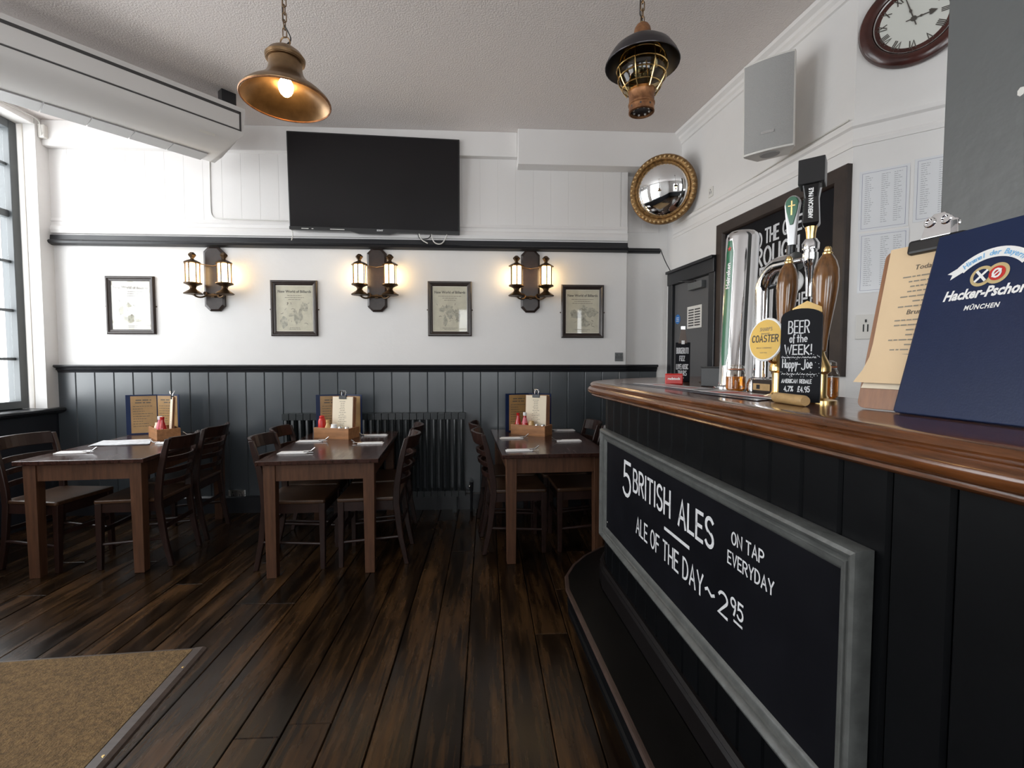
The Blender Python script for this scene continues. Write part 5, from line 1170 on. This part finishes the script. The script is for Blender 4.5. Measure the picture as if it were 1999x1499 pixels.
obj('tap_ferrule', MB().lathe([(0.013, 0.018), (0.014, 0.022), (0.014, 0.055), (0.0, 0.055)], 16, T(*hz)), M_BLACK, fo, smooth=True)
# green handle: tear shaped paddle
gm = fr(hz + Vector((0.0, 0, 0.05)), (-0.55 * -1, -0.84, 0), (0.02, 0.0, 1))
gm = fr(hz + Vector((0.0, 0, 0.05)), (0.62, -0.78, 0), (0.07, -0.09, 1))
pad = [(-0.011, 0.0), (-0.012, 0.03), (-0.020, 0.10), (-0.023, 0.135)] + [(0.023 * math.cos(a), 0.135 + 0.028 * math.sin(a)) for a in [PI - i * PI / 8 for i in range(1, 8)]] + [(0.023, 0.135), (0.018, 0.10), (0.012, 0.03), (0.011, 0.0)]
h_ = obj('green_handle', MB().prism(pad, -0.012, 0.004, gm), mat('pearl grey tap grip', (0.55, 0.55, 0.56), 0.25, 0.4), fo, bev=0.004)
pad2 = [(x * 0.82, y) for x, y in [(-0.006, 0.07), (-0.020, 0.115), (-0.023, 0.137)] + [(0.023 * math.cos(a), 0.137 + 0.022 * math.sin(a)) for a in [PI - i * PI / 8 for i in range(1, 8)]] + [(0.023, 0.137), (0.020, 0.115), (0.006, 0.07)]]
obj('green_face', MB().prism(pad2, 0.0041, 0.007, gm), M_GREEN, h_, bev=0.002); obj('gold_mark', MB().b2((-0.002, 0.10, 0.0071), (0.002, 0.145, 0.0076), gm).b2((-0.010, 0.128, 0.0071), (0.010, 0.131, 0.0076), gm), M_BRASS, h_)
# cross bar to the second tap
v2 = tip + e_ * 0.072 + Vector((0.0, 0, -0.005))
obj('cross_bar', MB().tube([tip + e_ * 0.01, v2], 0.0095, 12), M_CHROME, fo, smooth=True)
obj('tap_valve', MB().lathe([(0.0, -0.115), (0.010, -0.115), (0.012, -0.04), (0.014, -0.035), (0.014, -0.025), (0.017, -0.02), (0.021, 0.0), (0.021, 0.016), (0.018, 0.018), (0.018, 0.024), (0.023, 0.027), (0.024, 0.044), (0.016, 0.058), (0.0, 0.059)], 24, T(*v2)), M_CHROME, fo, smooth=True)
obj('brass_ferrule', MB().lathe([(0.012, 0.055), (0.013, 0.075), (0.017, 0.096), (0.0, 0.096)], 18, T(*v2)), M_BRASS, fo, smooth=True)
bm2 = fr(v2 + Vector((0, 0, 0.094)), (0.75, -0.66, 0), (0.01, -0.01, 1))
vs = []; hp = [(0.0, 0.018), (0.010, 0.022), (0.03, 0.021), (0.085, 0.0185), (0.125, 0.024)]
bh = MB()
for (y0, r0), (y1, r1) in zip(hp, hp[1:]): bh.add([(sx * r, y, sz * r) for y, r in ((y0, r0), (y1, r1)) for sx, sz in ((-1, -1), (1, -1), (1, 1), (-1, 1))], [(0, 1, 5, 4), (1, 2, 6, 5), (2, 3, 7, 6), (3, 0, 4, 7)], bm2)
bh.add([(sx * 0.018, 0, sz * 0.018) for sx, sz in ((-1, -1), (1, -1), (1, 1), (-1, 1))], [(0, 1, 2, 3)], bm2)
M_GLB = mat('gloss black handle', (0.006, 0.006, 0.007), 0.12, coat=0.4)
bho = obj('black_handle', bh, M_GLB, fo, bev=0.004)
obj('handle_block', MB().b2((-0.034, 0.122, -0.034), (0.034, 0.196, 0.034), bm2), M_TVB, bho, bev=0.002)
for face in (0, -1):                                   # white lettering up the two visible faces
    lm_ = bm2 @ RY(face * PI / 2) @ T(0, 0.022, 0.0226) @ RZ(PI / 2); tx = MB(); tx.add(*ftext('AMERICAN PALE', 0.016, 0, 0.0006, width=0.09), lm_ @ T(0, -0.005, 0)); obj('lettering', tx, M_WHITEE, bho)
lens = hz + Vector((0.0, 0.0, -0.062))
obj('round_badge', MB().lathe([(0, 0.006), (0.036, 0.006), (0.040, 0.003), (0.040, 0.0), (0, 0)], 28, fr(lens, (0.55, -0.83, 0))), M_WHITEE, fo, smooth=True); obj('badge_arm', MB().tube([tuple(lens), (0, 0, lens.z)], 0.008, 8), M_BLACK, fo)

# hand pumps with turned oak handles
def pump(lab, px, py, top, r, clip=False):
    t = thing('hand_pump', lab, 'beer pump', (px, py, ZT), 0, 'oak handled hand pumps')
    obj('brass_base', MB().lathe([(0, 0), (0.045, 0), (0.045, 0.006), (0.026, 0.012), (0.022, 0.02), (0.022, 0.075), (0.030, 0.082), (0.030, 0.095), (0.016, 0.125), (0.012, 0.14), (0, 0.14)], 28), M_BRASS, t, smooth=True)
    H_ = top - 0.02; z0 = 0.135; pf_ = []
    for u, k in ((0, .42), (.06, .46), (.2, .55), (.35, .70), (.5, .86), (.65, .98), (.75, 1.0), (.85, .93), (.93, .74), (.98, .5), (1, .38)): pf_.append((r * k, z0 + (H_ - z0) * u))
    tl = RY(math.radians(2.5))
    obj('oak_handle', MB().lathe([(0, z0)] + pf_ + [(0, H_)], 28, tl), M_HANDLE, t, smooth=True)
    obj('brass_finial', MB().lathe([(0.011, H_ - 0.002), (0.012, H_ + 0.004), (0.008, H_ + 0.008), (0.009, H_ + 0.014), (0.006, H_ + 0.02), (0, H_ + 0.022)], 16, tl), M_BRASS, t, smooth=True)
    return t
p1 = pump('oak handled hand pump carrying the yellow pump clip', 0.880, 1.352, 0.420, 0.0285)
p2 = pump('taller looking oak hand pump behind the small chalkboard', 0.885, 1.200, 0.412, 0.030)
cm = fr((-0.066, -0.034, 0.172), (0.22, -0.975, 0), (0.09, 0.03, 1)) @ Matrix.Diagonal((1.12, 1.12, 1, 1))
cl = obj('pump_clip', MB().lathe([(0, 0.0), (0.0555, 0.0), (0.057, 0.002), (0.055, 0.005), (0, 0.005)], 36, cm), M_WHITEE, p1, smooth=True)
obj('clip_face', MB().lathe([(0, 0.0058), (0.0515, 0.0056)], 36, cm), M_YELLOW, cl)
tx = MB()
for s_, sz, yy, ww in (("SHARP'S", 0.014, 0.022, 0.040), ('BREWERY', 0.006, 0.013, 0.028), ('ROCK CORNWALL', 0.006, -0.024, 0.05), ('4.0% VOL', 0.005, -0.036, 0.024)):
    tx.add(*ftext(s_, sz, 0, 0, width=ww), cm @ T(-ww / 2, yy, 0.0064))
tx2 = MB(); strokes(tx2, 'COASTER', 0.017, 0.0028, width=0.084, m=cm @ T(-0.042, -0.006, 0.0064))
obj('small_lettering', tx, M_GREYINK, cl); obj('lettering', tx2, M_INK, cl)
obj('clip_stem', MB().tube([(0, 0, 0.10), (-0.04, -0.015, 0.11), (-0.07, -0.027, 0.14)], 0.006, 8), M_BRASS, p1)

# beer of the week board
b0 = onbar(1519, 784); b1 = onbar(1599, 788.5)
bx = Vector((b1.x - b0.x, b1.y - b0.y, 0)); bwid = bx.length
bw_m = fr(b0 + Vector((0, 0, 0)), bx, (0.03, 0.02, 1))
bk = thing('beer_board', 'small arched chalkboard reading beer of the week', 'chalkboard', mtx=bw_m)
HB = 0.248; ar = [(0, 0.002), (bwid, 0.002), (bwid, HB - 0.022)] + [(bwid / 2 + bwid / 2 * math.cos(a), HB - 0.022 + 0.022 * math.sin(a)) for a in [i * PI / 10 for i in range(1, 10)]] + [(0, HB - 0.022)]
obj('slate', MB().prism(ar, -0.008, 0.0), M_CHALKB, bk)
gd = obj('gold_clip_top', MB().prism([(bwid * 0.22, HB - 0.012), (bwid * 0.97, HB - 0.012), (bwid * 0.95, HB + 0.002), (bwid * 0.6, HB + 0.020), (bwid * 0.25, HB + 0.002)], -0.012, -0.0085), M_BRASS, bk)  # top of the second pump's clip, added to this board
def bkt(text, x0, x1, y0, h, th, **k):
    mb = MB(); strokes(mb, text, h, th, width=(x1 - x0) * bwid, m=T(x0 * bwid, y0, 0.0006), jit=0.03, **k); obj('lettering', mb, M_CHALK, bk)
bkt('BEER', 0.20, 0.70, 0.184, 0.032, 0.0030); bkt('of', 0.24, 0.36, 0.160, 0.021, 0.0026); bkt('the', 0.42, 0.66, 0.160, 0.019, 0.0026); bkt('WEEK!', 0.12, 0.78, 0.128, 0.024, 0.0030)
bkt('Hoppy', 0.08, 0.44, 0.092, 0.022, 0.0026); bkt('-', 0.46, 0.52, 0.092, 0.022, 0.0026); bkt('J', 0.55, 0.64, 0.088, 0.026, 0.0026); bkt('oe', 0.67, 0.80, 0.092, 0.024, 0.0026)
bkt('AMERICAN', 0.07, 0.46, 0.052, 0.0095, 0.0019); bkt('REDALE', 0.52, 0.80, 0.052, 0.0095, 0.0019); bkt('4,7%', 0.14, 0.36, 0.030, 0.013, 0.0022); bkt('£4.95', 0.48, 0.76, 0.029, 0.014, 0.0022)
r = random.Random(4); dots = MB()
for k in range(70):
    xx = r.uniform(0.03, 0.97) * bwid; yy = r.choice((r.uniform(0.112, 0.127), r.uniform(0.066, 0.082), r.uniform(0.066, 0.127)))
    if 0.082 < yy < 0.112 and 0.08 * bwid < xx < 0.82 * bwid: continue
    dots.disc(0.0009, 0.0006, 6, T(xx, yy, 0))
for k in range(14):
    xx = (0.06 + 0.85 * ((k % 7) / 7)) * bwid; yy = 0.118 if k < 7 else 0.074
    dots.ribbon([(xx, yy), (xx + 0.003, yy + 0.003), (xx + 0.006, yy), (xx + 0.009, yy + 0.002)], 0.0014, 0.0007)
obj('chalk_squiggles', dots, M_CHALK, bk)
lgm = fr(b0 + bx * 0.18 - Vector((0.022, 0.014, -0.0135)), bx)
lo = thing('wooden_stand', 'pale turned wood foot lying in front of the small chalkboard', 'stand', mtx=T(*(onbar(1515, 779) + Vector((0, 0, 0.0)))) )
q0 = onbar(1513, 785); q1 = onbar(1572, 794); lo.location = (q0.x, q0.y, ZT); dq = Vector((q1.x - q0.x, q1.y - q0.y, 0))
obj('turned_foot', MB().tube([Vector((0, 0, 0.0135)), Vector((0, 0, 0.0135)) + dq * 0.05, Vector((0, 0, 0.0135)) + dq * 0.95, Vector((0, 0, 0.0135)) + dq], [0.011, 0.0135, 0.0135, 0.0115], 18), M_CORK, lo, smooth=True)
# jars of amber syrup
def jar(lab, px, py, r, h):
    t = thing('syrup_jar', lab, 'jar', (px, py, ZT), 0, 'clip top jars on the bar')
    obj('glass_body', MB().lathe([(0, 0.0), (r * 0.8, 0.0), (r, 0.008), (r, h * 0.62), (r * 0.85, h * 0.74), (r * 0.72, h * 0.78), (r * 0.72, h * 0.83)], 24), M_JARG, t, smooth=True)
    obj('syrup', MB().lathe([(0, 0.003), (r * 0.76, 0.003), (r * 0.95, 0.010), (r * 0.95, h * 0.56), (0, h * 0.56)], 24), M_AMBER, t, smooth=True)
    obj('glass_lid', MB().lathe([(r * 0.76, h * 0.84), (r * 0.78, h * 0.86), (r * 0.74, h * 0.95), (r * 0.4, h), (0, h)], 24), M_JARG, t, smooth=True)
    obj('rubber_seal', MB().lathe([(r * 0.74, h * 0.815), (r * 0.80, h * 0.82), (r * 0.80, h * 0.845), (r * 0.74, h * 0.85)], 24), mat('orange seal', (0.45, 0.12, 0.03), 0.5), t, smooth=True)
    obj('wire_clip', MB().tube([(r * 0.74 * math.cos(2 * PI * i / 20), r * 0.74 * math.sin(2 * PI * i / 20), h * 0.79) for i in range(20)], 0.0016, 5, closed=True).tube([(r * 0.8, 0.0, h * 0.79), (r * 1.05, 0, h * 0.65), (r * 0.9, 0, h * 0.95)], 0.0016, 5), M_STEEL, t, smooth=True)
jar('squat clip top jar of amber syrup beside the black box', 0.915, 1.665, 0.035, 0.098)
jar('clip top jar of amber syrup behind the small chalkboard', 0.985, 1.300, 0.032, 0.112)
# drip tray blocks
dt = thing('pump_block', 'dark wooden pump block with a small label plate', 'block', mtx=fr((0.905, 1.545, ZT), BD)); 
obj('block', MB().b2((0, 0, -0.032), (0.125, 0.05, 0.0)), M_DARKW, dt, bev=0.003); pl2 = obj('label_plate', MB().b2((0.012, 0.014, 0.0), (0.098, 0.036, 0.002)), M_CORK, dt); obj('stamp', MB().b2((0.03, 0.018, 0.002), (0.048, 0.032, 0.0025)), M_TVB, pl2)
# menu clipboard leaning on the post
cbm_o = onbar(1672, 797)
ux = Vector((0.24, -0.97, 0)).normalized(); up_ = Vector((0.215, 0.05, 1)).normalized()
CBD = thing('bar_clipboard', 'wooden clipboard with a buff menu leaning on the grey post', 'clipboard', mtx=fr(cbm_o + Vector((0, 0, 0.003)), ux, up_))
bwid2, bh2 = 0.220, 0.366
def rrect(w, h, r, n=5):
    out = []
    for cx, cy, a0 in ((w - r, r, -90), (w - r, h - r, 0), (r, h - r, 90), (r, r, 180)):
        out += [(cx + r * math.cos(math.radians(a0 + 90 * i / n)), cy + r * math.sin(math.radians(a0 + 90 * i / n))) for i in range(n + 1)]
    return out
obj('board', MB().prism(rrect(bwid2, bh2, 0.016), -0.006, 0.0), M_PLY, CBD)
def page(z, x0, x1, y0, y1, curl, m, name):
    n = 10; vs = []
    for i in range(n + 1):
        v = i / n; y = y0 + (y1 - y0) * v; z_ = z + curl * max(0, (0.28 - v) / 0.28) ** 2
        vs += [(x0 - 0.014 * max(0, (0.28 - v) / 0.28) ** 2, y, z_ * 1.0 + curl * 0.6 * max(0, (0.28 - v) / 0.28) ** 2), (x1, y, z_)]
    return obj(name, MB().add(vs, [(2 * i, 2 * i + 1, 2 * i + 3, 2 * i + 2) for i in range(n)]), m, CBD, smooth=True)
page(0.0006, 0.018, 0.206, 0.045, 0.364, 0.002, M_PALEP, 'under_page')
pg = page(0.0016, 0.010, 0.204, 0.055, 0.370, 0.012, M_CREAMP, 'menu_page')
for tt, yy in (("Today's Specials", 0.312), ('Brunch', 0.212)): obj('heading', MB().add(*ftext(tt, 0.0155, 0.12), T(0.068, yy, 0.0024)), M_INK, pg)
l = MB(); r = random.Random(2)
lines(l, 0.045, 0.18, 0.296, 7, 0.0112, 0.0028, r, z=0.0024, centre=True); lines(l, 0.035, 0.19, 0.198, 8, 0.0110, 0.0028, r, z=0.0028, centre=True); obj('print', l, M_GREYINK, pg)
cp = obj('clip_jaw', MB().prism([(0.050, 0.346), (0.155, 0.346), (0.155, 0.378), (0.050, 0.378)], -0.016, 0.012), M_TVB, CBD, bev=0.006)
for k in (-1, 1):
    obj('clip_lever', MB().prism([(0.075, 0.374), (0.130, 0.374), (0.124, 0.413), (0.112, 0.426), (0.093, 0.426), (0.081, 0.413)], k * 0.012 - 0.001, k * 0.012 + 0.001, T(0, 0, 0)), M_CHROME, cp, bev=0.002)
    for xx in (0.088, 0.117): obj('lever_loop', MB().tube([(xx + 0.0085 * math.cos(a), 0.409 + 0.0085 * math.sin(a), k * 0.014) for a in [2 * PI * i / 14 for i in range(14)]], 0.003, 6, closed=True), M_CHROME, cp, smooth=True)

# navy brewery menu leaning in front of it
mo = onbar(1743, 806.5)
mu_ = Vector((0.035, -0.999, 0)).normalized()
MN = thing('brewery_menu', 'large navy brewery menu cover leaning on the bar at the right', 'menu', mtx=fr(mo + Vector((0, 0, 0.003)), mu_, (0.25, 0.0, 1)))
mwid, mhh = 0.245, 0.374
obj('cover', MB().prism(rrect(mwid, mhh, 0.004, 2), -0.006, 0.0), M_BLUE, MN, bev=0.002)
obj('back_cover', MB().prism([(0.004, 0.0), (mwid, 0.0), (mwid, mhh - 0.002), (0.004, mhh - 0.002)], -0.014, -0.009), M_BLUE, MN, bev=0.002)
obj('spine', MB().tube([(0.002, 0.004, -0.007), (0.002, mhh - 0.001, -0.007)], 0.0068, 12), M_BLUE, MN, smooth=True)
# printed emblem: ribbon banner, twin roundels and name
ac_ = (0.118, 0.240)
def arcband(mb, r0, r1, a0, a1, z, n=18):
    vs = []
    for i in range(n + 1):
        a = math.radians(a0 + (a1 - a0) * i / n); vs += [(ac_[0] + r0 * math.cos(a), ac_[1] + r0 * math.sin(a), z), (ac_[0] + r1 * math.cos(a), ac_[1] + r1 * math.sin(a), z)]
    return mb.add(vs, [(2 * i, 2 * i + 1, 2 * i + 3, 2 * i + 2) for i in range(n)])
bnm = arcband(MB(), 0.0645, 0.083, 42, 138, 0.0007)
for sgn_ in (-1, 1):
    bnm.add([(ac_[0] + sgn_ * x, y, 0.0006) for x, y in ((0.045, 0.288), (0.058, 0.297), (0.079, 0.286), (0.069, 0.283), (0.071, 0.273))], [(0, 1, 2, 3, 4)])
bn = obj('ribbon_banner', bnm, M_WHITEE, MN)
tx = MB(); msg = 'Himmel der Bayern'
for i, c_ in enumerate(msg):
    if c_ == ' ': continue
    a = math.radians(130 - 80 * i / (len(msg) - 1)); tx.add(*ftext(c_, 0.0135, 0.1, 0.0003, 'CENTER'), T(ac_[0] + 0.069 * math.cos(a), ac_[1] + 0.069 * math.sin(a), 0.0011) @ RZ(a - PI / 2))
obj('banner_lettering', tx, M_LBLUE, bn)
for cx, cy, inner, nm in ((0.1045, 0.271, M_BLUE, 'left_roundel'), (0.1305, 0.272, M_RED, 'right_roundel')):
    zo = 0.0006 if nm[0] == 'l' else 0.0008
    q = obj(nm, MB().disc(0.0195, zo, 28, T(cx, cy, 0)), M_TAN, MN); obj('inner_disc', MB().disc(0.0135, zo + 0.0006, 24, T(cx, cy, 0)), inner, q)
    x_ = MB()
    if nm[0] == 'l': x_.ribbon([(cx - 0.008, cy - 0.009), (cx + 0.008, cy + 0.009)], 0.0045, 0.0018).ribbon([(cx - 0.008, cy + 0.009), (cx + 0.008, cy - 0.009)], 0.0045, 0.0019)
    else: x_.ribbon(E(cx, cy, 0.0062, 0.0075, 0, 360, 12), 0.0036, 0.0022).ribbon([(cx - 0.006, cy - 0.006), (cx + 0.006, cy + 0.006)], 0.0026, 0.0023)
    obj('monogram', x_, M_WHITEE, q)
tx = MB(); tx.add(*ftext('Hacker-Pschorr', 0.0270, 0.22, 0.0010, width=0.150), T(0.043, 0.2305, 0.0006)); obj('name_lettering', tx, M_WHITEE, MN)
tx = MB(); tx.add(*ftext('MÜNCHEN', 0.0125, 0.18, 0.0004, spacing=1.15, width=0.060), T(0.088, 0.2075, 0.0006)); obj('place_lettering', tx, M_WHITEE, MN)

# print too small to pick apart stays joined
for o in bpy.data.objects:
    if o.parent and o.name.split('.')[0] in ('print', 'small_print', 'engraved_lines', 'engraving', 'chalk_squiggles', 'small_lettering', 'outlet_slot', 'pin_holes'): o['kind'] = 'stuff'
